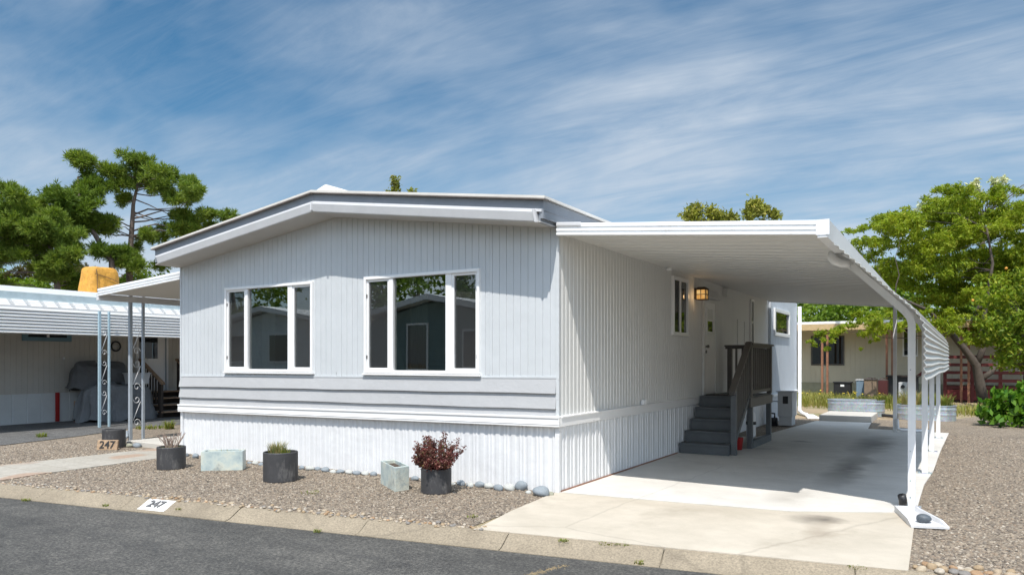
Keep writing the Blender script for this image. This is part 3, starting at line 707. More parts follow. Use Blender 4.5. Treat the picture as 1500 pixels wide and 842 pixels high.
# splash block and the stone on it
c0 = Vector((3.66, .86, .012)); ax = Vector((.42, -.93, 0)).normalized(); sd = Vector((ax.y * -1, ax.x, 0))
ax = (Vector((3.96, -.02, 0)) - Vector((3.66, .90, 0))).normalized(); sd = Vector((-ax.y, ax.x, 0))
sb = thing('splash_block', (3.7, .6, 0), 'grey plastic downspout splash tray at the foot of the nearest carport post', 'splash block')
mb = MB(); rows = []
for l_, w, hh in ((0, .09, .065), (.1, .095, .06), (.62, .135, .055), (.78, .145, .02)):
    c = c0 + ax * l_
    rows.append([c - sd * (w + .02), c - sd * (w + .02) + Vector((0, 0, hh)), c - sd * w + Vector((0, 0, hh)), c - sd * (w - .02) + Vector((0, 0, .02)), c + sd * (w - .02) + Vector((0, 0, .02)), c + sd * w + Vector((0, 0, hh)), c + sd * (w + .02) + Vector((0, 0, hh)), c + sd * (w + .02)])
for a, b in zip(rows, rows[1:]):
    for i in range(7): mb.quad(a[i], a[i + 1], b[i + 1], b[i])
mb.poly(rows[0]); mb.poly(rows[-1][::-1]); mb.quad(c0 - sd * .09, c0 + sd * .09, c0 + sd * .08 + Vector((0, 0, .065)), c0 - sd * .08 + Vector((0, 0, .065)))
mb.build('tray', M_GUT, sb, bevel=.004)

def stone_mesh(seed, flat=.62):
    r = random.Random(seed); bm = bmesh.new(); bmesh.ops.create_icosphere(bm, subdivisions=3, radius=1)
    ph = [r.uniform(0, 6) for _ in range(6)]
    for v in bm.verts:
        c = v.co; k = 1 + .10 * math.sin(2.1 * c.x + ph[0]) * math.sin(1.9 * c.y + ph[1]) + .07 * math.sin(3.3 * c.z + 2 * c.x + ph[2]) + .05 * math.sin(4.1 * c.y + ph[3])
        v.co = Vector((c.x * k, c.y * k, c.z * k * flat))
    me = bpy.data.meshes.new('stone'); bm.to_mesh(me); bm.free(); me.polygons.foreach_set('use_smooth', [True] * len(me.polygons)); return me
STM = {}
def stone(name, x, y, z, rx, ry, rz, m, label, cat='stone', group=None, seed=0, rot=0, tilt_=0):
    key = (seed % 5, m.name)
    if key not in STM: STM[key] = stone_mesh(seed % 5, 1.0); STM[key].materials.append(m)
    o = bpy.data.objects.new(name, STM[key]); COL.objects.link(o)
    o.location = (x, y, z + rz * .85); o.scale = (rx, ry, rz); o.rotation_euler = (tilt_, 0, rot); return tag(o, label, cat, group)
p = c0 + ax * .6
stone('river_stone', p.x, p.y, .03, .075, .06, .045, M_ROCK3, 'dark slate stone lying in the grey splash tray', seed=2, rot=.6)

# ------------------------------------------------------------------ porch stairs under the carport
st = thing('porch_stairs', (.4, 6, 0), 'charcoal wooden porch steps with railing leading up to the side door', 'stairs')
XR = .92
for i in range(5):
    y0 = 4.45 + .28 * i; z1 = .19 * (i + 1)
    mb = MB(); x0 = .045 if i else .03
    if i < 4:
        mb.box(x0, XR - .048, y0 - .02, y0 + .29, z1 - .035, z1); mb.box(x0, XR - .05, y0, y0 + .27, z1 - .19 + (.012 if i == 0 else 0), z1 - .037)
    else:
        mb.box(x0, XR - .05, y0, y0 + .02, z1 - .19, z1 - .037)
    mb.build('step', M_STEP, st, bevel=.005)
MB().box(.045, XR + .02, 5.56, 7.40, .915, .95).build('landing', M_STEP, st, bevel=.004)
MB().box(.045, XR - .01, 5.6, 7.36, .75, .913).build('joist_frame', M_STEP, st)
def newel(x, y, z0, z1, w=.09): return MB().box(x - w / 2, x + w / 2, y - w / 2, y + w / 2, z0, z1).build('newel_post', M_RAIL if z0 > .5 else M_STEP, st, bevel=.005)
newel(XR, 4.60, .012, 1.10); newel(XR, 5.74, .012, .76); newel(XR, 5.70, .95, 1.86); newel(XR, 7.34, .95, 1.88); newel(.14, 7.34, .95, 1.88); newel(XR, 7.28, .012, .76)
mb = MB().bar((XR, 4.46, 1.07), (XR, 5.66, 1.93), .11, .036); mb.bar((XR, 4.46, 1.032), (XR, 5.66, 1.892), .09, .034)
mb.build('handrail', M_RAIL, st, bevel=.006)
mb = MB().box(XR - .07, XR + .07, 5.64, 7.44, 1.885, 1.922); mb.box(XR - .03, XR + .03, 5.66, 7.39, 1.84, 1.884)
mb.build('handrail', M_RAIL, st, bevel=.006)
mb = MB().box(.04, XR - .072, 7.28, 7.40, 1.885, 1.920); mb.box(.05, XR - .05, 7.31, 7.37, 1.84, 1.884); mb.build('handrail', M_RAIL, st, bevel=.006)
MB().bar((XR, 4.64, .24), (XR, 5.68, .99), .05, .09).build('stringer', M_STEP, st, bevel=.004)
mb = MB().box(XR - .03, XR + .03, 5.75, 7.30, 1.0, 1.06); mb.box(XR + .02, XR + .05, 5.57, 7.40, .76, .93); mb.build('bottom_rail', M_RAIL, st, bevel=.004)
MB().box(.19, XR - .045, 7.32, 7.36, 1.08, 1.12).build('bottom_rail', M_RAIL, st, bevel=.004)
for i in range(7):
    y = 4.75 + i * .13; zz = .24 + (y - 4.64) * .72
    MB().box(XR - .015, XR + .015, y - .015, y + .015, zz + .04, zz + .86).build('baluster', M_RAIL, st)
for i in range(9):
    y = 5.86 + i * .165; MB().box(XR - .015, XR + .015, y - .015, y + .015, 1.06, 1.83).build('baluster', M_RAIL, st)
for i in range(5):
    x = .27 + i * .125; MB().box(x - .018, x + .018, 7.322, 7.358, 1.12, 1.84).build('baluster', M_RAIL, st)
MB().box(XR - .05, XR + .05, 5.80, 7.22, .012, .14).build('ground_beam', M_STEP, st, bevel=.004)
mb = MB().box(0.1, .78, 5.75, 6.35, .95, .968); tag(mb.build('doormat', M_DARK, None, origin=(.4, 6.2, .95)), 'black doormat on the landing at the side door', 'doormat')
ex = thing('gas_cylinder', (.70, 6.75, 0), 'narrow white cylinder with dark strap standing under the stair landing', 'cylinder')
MB().lathe((.70, 6.75, .012), [(.07, 0), (.09, .02), (.09, .52), (.07, .58), (.03, .61), (.03, .66)], 18).build('tank', M_TRIM, ex, smooth=True)
MB().lathe((.70, 6.75, .36), [(.093, 0), (.096, .005), (.096, .055), (.093, .06)], 18).build('strap', M_DARK, ex)
mb = MB().lathe((.76, 5.45, .012), [(.085, 0), (.105, .19), (.112, .2), (.112, .215), (.1, .215), (.08, .03)], 18)
tag(mb.build('bucket', M_RED, None, smooth=True, origin=(.76, 5.45, 0)), 'small red bucket tucked beneath the stair stringer', 'bucket')

# heat pump at the back of the house
ac = thing('utility_cabinet', (.5, 11.0, 0), 'grey metal utility cabinet with dark label plate by the rear wall', 'utility cabinet')
MB().box(.40, .74, 10.75, 11.25, .24, .84).build('cabinet', M_CAB, ac, bevel=.01)
MB().box(.36, .78, 10.72, 11.28, .841, .862).build('lid', M_CAB, ac, bevel=.004)
MB().box(.52, .64, 10.742, 10.75, .56, .74).build('label_plate', M_DARK, ac)
mb = MB().box(.42, .72, 10.77, 11.23, .03, .238); mb.build('base', M_CAB, ac)
mb = MB(); mb.tube([(.18, 10.9, .12), (.36, 10.9, .12)], .085, 14); mb.tube([(.30, 10.9, .2), (.30, 10.9, .3), (.10, 10.95, .32)], .02, 8); mb.box(.14, .38, 10.8, 11.0, .015, .05); mb.build('pump', M_DARK, ac)
MB().tube([(.03, 10.95, .6), (.40, 10.95, .6)], .012, 8).build('conduit', M_CAB, ac)

# ------------------------------------------------------------------ planters in the gravel
def base_pt(px, py, r):
    p = gnd(px, py); d = Vector((p.x - CAM.x, p.y - CAM.y, 0)).normalized(); return p + d * r
def pot(px, py, r, h, label, soil_z=.05):
    c = base_pt(px, py, r); o = thing('round_planter', (c.x, c.y, 0), label, 'planter', 'round charcoal planters in the front yard')
    MB().lathe((c.x, c.y, 0), [(r * .97, 0), (r, .012), (r, h - .008), (r - .006, h), (r - .016, h), (r - .022, h - .01), (r - .022, h - soil_z)], 40).build('pot', M_POT, o, smooth=False)
    MB().lathe((c.x, c.y, h - soil_z), [(r - .02, .0), (r * .6, .014), (r * .2, .02)], 20).build('soil', M_SOIL, o, smooth=True)
    return c, h - soil_z
def blades(c, n, L, w, spread, lean, seed, up=1.0):
    """tapering grass blades bending outwards"""
    r = np.random.default_rng(seed)
    a = r.uniform(0, 6.28, n); rad = spread * np.sqrt(r.random(n)); ln = L * r.uniform(.55, 1.1, n); le = lean * r.uniform(.2, 1.2, n)
    b = np.stack([np.cos(a) * rad + c[0], np.sin(a) * rad + c[1], np.full(n, c[2])], 1)
    a2 = a + r.normal(0, .7, n); dirn = np.stack([np.cos(a2), np.sin(a2), np.zeros(n)], 1); sdv = np.stack([-np.sin(a2), np.cos(a2), np.zeros(n)], 1)
    upv = np.array([0, 0, 1.0])
    mid = b + dirn * (ln * le * .3)[:, None] + upv * (ln * .6)[:, None]; tip = b + dirn * (ln * le)[:, None] + upv * (ln * (1 - .25 * le))[:, None]
    ww = w * r.uniform(.6, 1.3, n)
    V = np.stack([b - sdv * ww[:, None], b + sdv * ww[:, None], mid + sdv * ww[:, None] * .8, mid - sdv * ww[:, None] * .8, tip], 1)
    i = np.arange(n) * 5
    Fq = np.stack([np.stack([i, i + 1, i + 2], 1), np.stack([i, i + 2, i + 3], 1), np.stack([i + 3, i + 2, i + 4], 1)], 1).reshape(-1, 3)
    return V.reshape(-1, 3), Fq
# leaves: n small two-triangle leaves through ellipsoid clumps
def leaves(clumps, size, seed, aspect=.5, shell=.35, droop=0., fold=.25):
    r = np.random.default_rng(seed); Vs = []; Fs = []; o = 0
    for (c, rx, ry, rz, n) in clumps:
        d = r.normal(size=(n, 3)); d /= np.linalg.norm(d, axis=1)[:, None]
        rad = (shell + (1 - shell) * r.random(n)) ** .7 * (1 + .27 * r.normal(size=n))
        P = d * rad[:, None] * np.array([rx, ry, rz]) + np.array(c)
        u = r.normal(size=(n, 3)) + d * .6; u[:, 2] -= droop; u /= np.linalg.norm(u, axis=1)[:, None]
        w = np.cross(u, r.normal(size=(n, 3))); w /= np.linalg.norm(w, axis=1)[:, None]; nn = np.cross(u, w)
        s = (size * r.uniform(.6, 1.25, n))[:, None]
        V = np.stack([P - u * s, P + w * s * aspect + nn * s * fold * .5, P + u * s, P - w * s * aspect + nn * s * fold * .5], 1)
        i = o + np.arange(n) * 4; Fs.append(np.stack([i, i + 1, i + 2, i + 3], 1)); Vs.append(V.reshape(-1, 3)); o += n * 4
    return np.concatenate(Vs), np.concatenate(Fs)
def tufts(clumps, L, w, seed, k=7, up=.55, per=1.):
    """pine needle tufts: k narrow blades fanning out from twig ends"""
    r = np.random.default_rng(seed); Vs = []; Fs = []; o = 0
    for (c, rx, ry, rz, n) in clumps:
        d = r.normal(size=(n, 3)); d /= np.linalg.norm(d, axis=1)[:, None]
        P = d * ((.1 + .9 * r.random(n)) ** .55 * (1 + .30 * r.normal(size=n)))[:, None] * np.array([rx, ry, rz]) + np.array(c)
        ax_ = d + np.array([0, 0, up]); P = np.repeat(P, k, 0); A = np.repeat(ax_, k, 0) + .75 * r.normal(size=(n * k, 3)); A /= np.linalg.norm(A, axis=1)[:, None]
        sdv = np.cross(A, r.normal(size=A.shape)); sdv /= np.linalg.norm(sdv, axis=1)[:, None]
        l_ = (L * r.uniform(.6, 1.2, n * k))[:, None]
        V = np.stack([P - sdv * w * .35, P + A * l_ * .55 + sdv * w, P + A * l_, P + A * l_ * .55 - sdv * w], 1)
        # one island per tuft would lose the tone variation: islands stay per blade
        i = o + np.arange(n * k) * 4; Fs.append(np.stack([i, i + 1, i + 2, i + 3], 1)); Vs.append(V.reshape(-1, 3)); o += n * k * 4
    return np.concatenate(Vs), np.concatenate(Fs)

c1, z1 = pot(251, 688.5, .20, .33, 'round charcoal planter holding bare dry twigs, left of the pale trough')
c2, z2 = pot(411, 707.5, .225, .39, 'tallest round charcoal planter, with a clump of grass inside')
c3, z3 = pot(639, 725, .185, .30, 'round charcoal planter holding the purple shrub')
c4, z4 = pot(167, 657, .195, .34, 'empty round charcoal planter behind the 247 plaque', .12)
mb = MB(); r = random.Random(5)
for i in range(26):
    a = r.uniform(0, 6.28); l_ = r.uniform(.14, .27); sp = r.uniform(.2, .75)
    b = Vector((c1.x + .06 * math.cos(a), c1.y + .06 * math.sin(a), z1)); e = b + Vector((math.cos(a) * l_ * sp, math.sin(a) * l_ * sp, l_))
    m_ = (b + e) / 2 + Vector((r.uniform(-.02, .02), r.uniform(-.02, .02), .02)); mb.tube([b, m_, e], [.006, .005, .002], 5)
    for q in range(3):
        s_ = b.lerp(e, r.uniform(.35, .9)); mb.tube([s_, s_ + Vector((r.uniform(-.06, .06), r.uniform(-.06, .06), r.uniform(.03, .08)))], [.003, .0015], 4)
dt = mb.build('dry_shrub', M_TWIG, None, origin=(c1.x, c1.y, z1)); tag(dt, 'leafless brown twigs of a dried shrub in the left round planter', 'dead plant')
V, Fq = blades((c1.x, c1.y, z1), 120, .06, .004, .15, .8, 3); np_mesh('moss_growth', V, Fq, M_WEED, dt)
V, Fq = blades((c2.x - .06, c2.y, z2), 260, .20, .004, .11, .55, 11); gr = np_mesh('grass_clump', V, Fq, M_STRAW, None, origin=(c2.x, c2.y, z2)); tag(gr, 'straw and green grass clump growing in the tallest round planter', 'grass plant')
V, Fq = blades((c2.x + .09, c2.y - .02, z2), 60, .13, .003, .07, .7, 12); np_mesh('seedling_blades', V, Fq, M_WEED, gr)
bs = thing('barberry_shrub', (c3.x, c3.y, z3), 'purple-leaved barberry shrub spilling over the round planter nearest the driveway', 'shrub')
mb = MB(); r = random.Random(9); ends = []
for i in range(60):
    a = r.uniform(0, 6.28); el = r.uniform(.15, 1.45); l_ = r.uniform(.22, .36) * (1.0 if el > .6 else .72)
    b = Vector((c3.x + .04 * math.cos(a), c3.y + .04 * math.sin(a), z3)); e = b + Vector((math.cos(a) * math.cos(el) * l_, math.sin(a) * math.cos(el) * l_, math.sin(el) * l_ + .06))
    mb.tube([b, b.lerp(e, .5) + Vector((0, 0, .03)), e], [.006, .004, .002], 5); ends.append((b, e))
mb.build('stems', M_TWIG, bs)
cl = []
for b, e in ends:
    for q in (.35, .5, .62, .74, .86, .96, 1.06): p = b.lerp(e, q); cl.append(((p.x, p.y, p.z + .02), .042, .042, .042, 20))
V, Fq = leaves(cl, .015, 21, .6); np_mesh('leaves', V, Fq, M_BARB, bs)

def trough(name, corners, h, label):
    cs = [Vector((x, y)) for x, y in corners]; cc = sum(cs, Vector((0, 0))) / 4
    o = thing('trough_planter', (cc.x, cc.y, 0), label, 'planter', 'mottled trough planters in the front yard')
    ins = [cc + (p - cc) * .87 for p in cs]; n = 4
    vs = [(p.x, p.y, 0) for p in cs] + [(p.x, p.y, h) for p in cs] + [(p.x, p.y, h) for p in ins] + [(p.x, p.y, h - .06) for p in ins]
    fs = [(3, 2, 1, 0)] + [(i, (i + 1) % 4, 4 + (i + 1) % 4, 4 + i) for i in range(4)] + [(4 + i, 4 + (i + 1) % 4, 8 + (i + 1) % 4, 8 + i) for i in range(4)] + [(8 + i, 8 + (i + 1) % 4, 12 + (i + 1) % 4, 12 + i) for i in range(4)] + [(12, 13, 14, 15)]
    MB().add(vs, fs).build('trough', M_MARBLE, o, bevel=.006)
    MB().poly([(p.x, p.y, h - .045) for p in ins]).build('soil', M_SOIL, o)
    return cc
def quad_from(p0, p1, depth):
    d = (p1 - p0); n = Vector((-d.y, d.x, 0)).normalized()
    return [(p0.x, p0.y), (p1.x, p1.y), ((p1 + n * depth).x, (p1 + n * depth).y), ((p0 + n * depth).x, (p0 + n * depth).y)]
a_, b_ = gnd(294, 690), gnd(355.5, 688.6)
cc = trough('t', quad_from(a_, b_, .24), .285, 'long mottled pale blue trough planter with broad side to the street')
V, Fq = blades((cc.x, cc.y, .24), 14, .08, .003, .12, .7, 31); tag(np_mesh('weed_tuft', V, Fq, M_STRAW, None, origin=(cc.x, cc.y, .24)), 'few dry sprouts inside the long mottled trough', 'weed')
a_, b_ = gnd(578.5, 720.6), gnd(599.5, 717.5); l_ = gnd(557.5, 708)
d_ = l_ - a_; qq = [(a_.x, a_.y), (b_.x, b_.y), (b_.x + d_.x, b_.y + d_.y), (l_.x, l_.y)]
trough('t', qq, .30, 'mottled trough planter set end-on, beside the purple shrub')

# number plaque
pp = gnd(156, 659); dirv = Vector((RV.x, RV.y, 0)); nv = Vector((-FV.x, -FV.y, 0))
pl = thing('number_plaque', (pp.x, pp.y, 0), 'tan stone plaque reading 247 leaning on the empty round planter', 'house number')
mb = MB(); w = .185; hgt = .175; back = Vector((FV.x, FV.y, 0)) * .05
q = [pp - dirv * w - nv * .05, pp + dirv * w - nv * .05]
f0, f1 = pp - dirv * w, pp + dirv * w; up = Vector((0, 0, hgt))
mb.hexa([f0, f1, f1 + back, f0 + back, f0 + up + back * .8, f1 + up + back * .8, f1 + up + back * 1.8, f0 + up + back * 1.8])
mb.build('plaque', mat('plaque_stone', (.36, .25, .16), .8, var=.3, scale=14), pl, bevel=.012)
def text(s, size, loc, rot, m, parent, name):
    cu = bpy.data.curves.new(name, 'FONT'); cu.body = s; cu.size = size; cu.align_x = 'CENTER'; cu.align_y = 'CENTER'; cu.extrude = .003; cu.offset = .003
    tmp = bpy.data.objects.new('tmp', cu); COL.objects.link(tmp)
    me = bpy.data.meshes.new_from_object(tmp.evaluated_get(bpy.context.evaluated_depsgraph_get())); bpy.data.objects.remove(tmp)
    o = bpy.data.objects.new(name, me); COL.objects.link(o); me.materials.clear(); me.materials.append(m)
    o.parent = parent; o.location = Vector(loc) - ORG[parent.name]; o.rotation_euler = rot; ORG[o.name] = ORG[parent.name]; return o
tl = math.atan2(.04, hgt)
text('247', .185, pp + Vector((0, 0, hgt * .52)) + back * .36 + nv * .003, (R(90) - tl, 0, YAW), M_NUM, pl, 'numerals')
# number painted on the kerb
kn = gnd(233.5, 737.5, -.03); un = kn.dot(RU)
mk = thing('kerb_number', kn, 'white painted patch with faded 247 numerals on the street kerb', 'house number')
prk = [(s, z + .005) for s, z in kerb_profile(1, -2.13)][2:6]
mb = MB()
for (sa, za), (sb_, zb) in zip(prk, prk[1:]): mb.quad(rp(un - .20, sa, za), rp(un + .20, sa, za), rp(un + .20, sb_, zb), rp(un - .20, sb_, zb))
mb.build('paint', mat('chalky_white_paint', (.74, .74, .72), .7, var=.04, scale=20, dirt=((.5, .47, .42), 20, .64)), mk)
text('247', .15, Vector(rp(un - .01, -2.13 - .11, -.032)) + Vector((0, 0, .005)), (R(29), 0, R(8.87)), mat('faded_black', (.12, .12, .125), .8, var=.3, scale=30), mk, 'numerals')

# ------------------------------------------------------------------ stones along the skirting
row = [(274, 665, 9, 'd'), (282, 668.5, 13, 'b'), (292, 670, 9, 'p'), (366, 676, 8, 'b'), (374, 677, 10, 'p'), (382, 678.5, 10, 'b'), (442, 684.5, 11, 'b'), (453.5, 685.5, 13, 'p'), (466, 685, 11, 'b'), (476.5, 687.5, 13, 'b'), (488, 689.5, 11, 'p'), (499, 689.5, 12, 'b'), (511, 691, 12, 'p'), (523, 691.5, 13, 'b'), (535, 692.5, 12, 'p'), (547.5, 693, 12, 'b'), (608, 700.5, 14, 'b'), (620, 702, 10, 'p'), (664, 706.5, 9, 'p'), (675, 707.5, 15, 'b'), (688.5, 709.5, 14, 'p'), (703, 710, 15, 'b'), (716.5, 712, 15, 'p'), (730.5, 714.5, 16, 'b'), (746, 715, 17, 'p'), (774.5, 719.5, 9, 'p'), (430, 684, 9, 'p')]
LB = {'b': (M_ROCK1, 'smooth blue-grey cobble in the row at the foot of the front skirting', 'blue-grey cobbles along the skirting'),
      'p': (M_ROCK2, 'smooth pale cobble in the row at the foot of the front skirting', 'pale cobbles along the skirting'), 'd': (M_ROCK3, 'small dark cobble beside the twig planter at the left end of the row', None)}
for i, (px, py, w, k) in enumerate(row):
    p = gnd(px, py + 3); t_ = (p - CAM).dot(FV); rr = w * t_ / F / 2 * 1.04; m, lb, gp = LB[k]
    p.y = min(max(p.y, -.26), -.05 - rr * .6)
    stone('river_stone', p.x, p.y, -.01, rr, rr * rnd.uniform(.65, .85), rr * rnd.uniform(.55, .7), m, lb, 'stone', gp, i, rnd.uniform(-.4, .4))
for (px, py, w, hh, m, lb) in ((761.5, 718, 18, 1., M_ROCK1, 'squarish blue-grey cobble next to the largest boulder'), (789.5, 727, 26, .74, M_ROCK1, 'largest blue-grey boulder at the house corner by the driveway'), (805.5, 726, 11, .8, M_ROCK4, 'small olive round stone at the very corner of the skirting'), (186, 655, 13, .62, M_ROCK4, 'greenish grey stone beside the empty round planter'), (198, 655, 14, .66, M_ROCK1, 'blue-grey stone in front of the porch slab')):
    p = gnd(px, py); t_ = (p - CAM).dot(FV); rr = w * t_ / F / 2
    if m is not M_ROCK4 and py > 700: p.y -= .0
    stone('river_stone', p.x, p.y + rr * .5, -.012, rr, rr * .75, rr * hh * .9, m, lb, 'stone', None, int(px), .2)

# tan cobbles along the kerb: individual stones, the farther remainder one mass
COBM = []
for k in range(6):
    me = stone_mesh(20 + k, 1.0)
    COBM.append(me)
CC = [(.30, .22, .135), (.37, .305, .22), (.29, .185, .105), (.40, .35, .285), (.19, .175, .16), (.33, .26, .18)]
for k, me in enumerate(COBM):
    me.materials.append(mat('cobble_tone_%d' % k, CC[k], .75, var=.2, scale=2))
cob = []
rc = random.Random(4)
u = -7.0
while u < -.02:
    for q in range(rc.choice((1, 2, 2, 3))): cob.append((u + rc.uniform(-.06, .06), -2.12 + .07 * q + rc.uniform(-.03, .05), rc.uniform(.011, .024), 0))
    u += .042
u = 3.62
while u < 8.5:
    for q in range(3): cob.append((u + rc.uniform(-.05, .05), -2.09 + .085 * q + rc.uniform(-.03, .03), rc.uniform(.022, .044), 1))
    u += .088
pth = []
for yy in np.arange(-2.9, .2, .11):
    pth.append((-6.78 - .1 * (yy + 2.9) / 1.2 + rc.uniform(-.06, .06), yy, rc.uniform(.015, .028))); pth.append((-8.42 + rc.uniform(-.06, .06), yy, rc.uniform(.015, .028)))
items = [(rp(u, s, 0), r_, g_) for u, s, r_, g_ in cob] + [((x, y, 0), r_, 2) for x, y, r_ in pth]
items = [it for it in items if not (it[2] == 0 and inpoly(np.array([it[0]]), PA)[0])]
items.sort(key=lambda it: (Vector(it[0]) - CAM).length / it[1])
GL = ['small tan or cream cobble edging the gravel along the street kerb', 'rounded cobble in the strip between right-hand gravel and kerb', 'small tan cobble lining the paver path']
GG = ['tan cobbles edging the gravel along the kerb', 'cobbles between the right-hand gravel and the kerb', 'tan cobbles lining the paver path']
rest = []
for i, (p, r_, g_) in enumerate(items):
    if i < 300:
        o = bpy.data.objects.new('edging_cobble', COBM[rc.randrange(6)]); COL.objects.link(o)
        o.location = (p[0], p[1], r_ * .4); o.scale = (r_ * rc.uniform(.9, 1.3), r_, r_ * rc.uniform(.55, .8)); o.rotation_euler = (rc.uniform(-.2, .2), rc.uniform(-.2, .2), rc.uniform(0, 6.28)); tag(o, GL[g_], 'cobble', GG[g_])
    else: rest.append((p[0], p[1], .008))
if rest:
    RP = np.array(rest); V, Fq = scatter(len(RP), lambda r, n: RP, (.011, .022), 8)
    tag(np_mesh('edging_pebbles', V, Fq, M_COB), kind='stuff')

V, Fq = scatter(260, lambda r, n: np.stack([(1 - (k := r.random(n))) * 1.2 + k * 1.33 + r.normal(0, .02, n), (1 - k) * -2.86 + k * -2.42 + .015 * np.sin(k * 14) + r.normal(0, .018, n), np.full(n, -.1)], 1), (.004, .009), 17)
tag(np_mesh('road_litter', V, Fq, m_pebble('tan_litter', [(.20, .15, .07), (.24, .18, .1), (.15, .12, .08)])), kind='stuff')
# weeds in cracks
def weed(px, py, n, L, spread, label, m=M_WEED, z=0., seed=1, w=.004):
    p = gnd(px, py, z); V, Fq = blades((p.x, p.y, p.z), n, L, w, spread, .9, seed); tag(np_mesh('weed_tuft', V, Fq, m, None, origin=p), label, 'weed')
weed(38, 733, 50, .035, .05, 'small green weed in the kerb crack at the far left', z=-.09)
weed(155, 741, 30, .035, .035, 'small weed in the kerb joint left of the painted number', z=-.05, seed=2)
weed(261, 746, 22, .03, .03, 'small weed in the kerb joint just right of the painted number', z=-.05, seed=3)
weed(465, 779, 30, .04, .035, 'green weed at the road edge below the tall round planter', z=-.09, seed=4)
weed(825, 792, 70, .02, .05, 'low green weed where the apron meets the kerb', z=.0, seed=5)
weed(890, 796, 60, .015, .08, 'mossy weed patch along the apron edge near the middle', z=.0, seed=6)
weed(912, 797, 60, .015, .06, 'second mossy weed patch just right of the apron middle', z=.0, seed=61)
weed(936, 825, 40, .03, .04, 'green weed at the foot of the kerb below the driveway apron', z=-.09, seed=7)
weed(1255, 831, 60, .015, .07, 'mossy weed on the driveway edge near the right kerb', z=.0, seed=8)
weed(455, 722, 40, .03, .12, 'flat yellowish weed in the gravel right of the tall planter', z=.0, seed=9)
weed(692, 757, 34, .03, .06, 'flat yellowish weed in the gravel close to the driveway corner', z=.0, seed=10)
weed(60, 640, 60, .12, .1, 'green weed at the edge of the asphalt beyond the path', z=.0, seed=11, w=.008)
weed(222, 627, 160, .10, .35, 'yellow-green weed patch beside the porch posts', z=.0, seed=12, w=.008)
weed(248, 628, 80, .26, .10, 'tall yellow-green weed against the front corner of the home', z=.0, seed=13, w=.01)

# ------------------------------------------------------------------ left porch awning
pa = thing('porch_awning', (-8.7, .5, 0), 'white sloped porch awning on paired posts at the left side of the home', 'awning')
def zp(x): return 3.02 + .069 * (x + 7.34) 
mb = MB(); n = len(prof); xa, xb = -10.02, -7.36
pf = [(q[0] + .2, q[1]) for q in prof]
mb.add([(xa, q[0], zp(xa) + q[1]) for q in pf] + [(xb, q[0], zp(xb) + q[1]) for q in pf], [tuple(range(n)), tuple(range(2 * n - 1, n - 1, -1))] + [(i, n + i, n + (i + 1) % n, (i + 1) % n) for i in range(n)])
mb.build('fascia', M_WHITE, pa)
mb = MB(); mb.slope(xa, zp(xa) + .06, xb, zp(xb) + .06, .06, .131, 5.5); mb.build('roof_panel', M_CEIL, pa)
mb = MB().box(-10.07, -9.99, .09, 5.5, zp(xa) - .07, zp(xa) + .05); mb.build('gutter', M_GUT, pa)
def scroll_post(parent, x, y0, y1, z1, r, m, msc, elbow=False):
    for yy, rr in ((y0, r * 1.25), (y1, r)):
        MB().box(x - rr, x + rr, yy - rr, yy + rr, .0, z1).build('post', m, parent, bevel=.004)
    ym = (y0 + y1) / 2; hw = (y1 - y0) / 2 - r
    k = 0; z = .35
    while z < z1 - .5:
        mb = MB()
        mb.bar((x, ym - hw * .7, z + .05), (x, ym + hw * .7, z + .42), .007, .010)
        for zc_, sg in ((z, 1), (z + .47, -1)):
            pts = []
            for i in range(17):
                a = i / 16 * 4.2 * math.pi / 2; rr = hw * .75 * (1 - i / 22)
                pts.append((x, ym + sg * rr * math.cos(a) * .9, zc_ + sg * rr * math.sin(a)))
            mb.tube(pts, .0055, 6)
        mb.build('scroll', msc, parent); z += .72
p1 = gnd(191, 645)
scroll_post(pa, p1.x, p1.y, p1.y + .27, zp(-10) + .06, .024, M_GREYPOST, M_TRIM)
MB().tube([(p1.x - .03, p1.y - .04, .2), (p1.x - .03, p1.y - .05, .10), (p1.x + .02, p1.y - .16, .04)], [.035, .04, .04], 8).build('downspout_elbow', M_GREYPOST, pa)
struct(MB().box(-9.3, -7.36, .22, 1.5, -.02, .09), 'porch_slab', M_PAD, bevel=.01)

# ------------------------------------------------------------------ neighbour on the left
nb = thing('neighbour_home', (-18, 4, 0), 'cream neighbouring mobile home with teal window trim under its own carport', 'house')
NX = -16.0
MB().rib('y', NX, 1, -4, 12, .76, 3.3, GROOVE, .13).build('wall', M_NBWALL, nb)
MB().rib('y', NX - .01, 1, -4, 12, 0, .77, GROOVE, .34).build('skirting', M_NBSKIRT, nb)
MB().box(-22, NX - .04, -4, 12, 0, 3.3).build('body', M_NBWALL, nb)
rf = MB().hexa([(-22.4, -4.3, 3.33), (NX + .25, -4.3, 3.33), (NX + .25, 12.3, 3.33), (-22.4, 12.3, 3.33), (-22.4, -4.3, 3.40), (NX + .25, -4.3, 3.40), (NX + .25, 12.3, 3.40), (-22.4, 12.3, 3.40)]).build('roof', M_WHITE, nb)
mb = MB().box(NX + .22, NX + .27, -4.3, 12.3, 3.1, 3.32); mb.build('fascia', mat('pale_fascia', (.42, .50, .52), .5), nb)
MB().box(NX + .2, NX + .30, -4.3, 12.3, 3.30, 3.43).build('gutter', M_WHITE, nb)
w_ = MB().box(NX, NX + .05, 1.55, 2.75, 2.10, 2.95).build('window', M_TEAL, nb, bevel=.005)
MB().box(NX + .05, NX + .056, 1.68, 2.62, 2.2, 2.9).build('pane', M_DGLASS, w_); MB().box(NX + .056, NX + .07, 2.12, 2.18, 2.2, 2.9).build('mullion', M_TRIM, w_)
dr = MB().box(NX, NX + .04, 4.55, 5.55, .72, 2.75).build('door', M_TRIM, nb)
MB().box(NX + .04, NX + .05, 4.63, 5.2, 1.66, 2.5).build('door_window', M_DGLASS, dr)
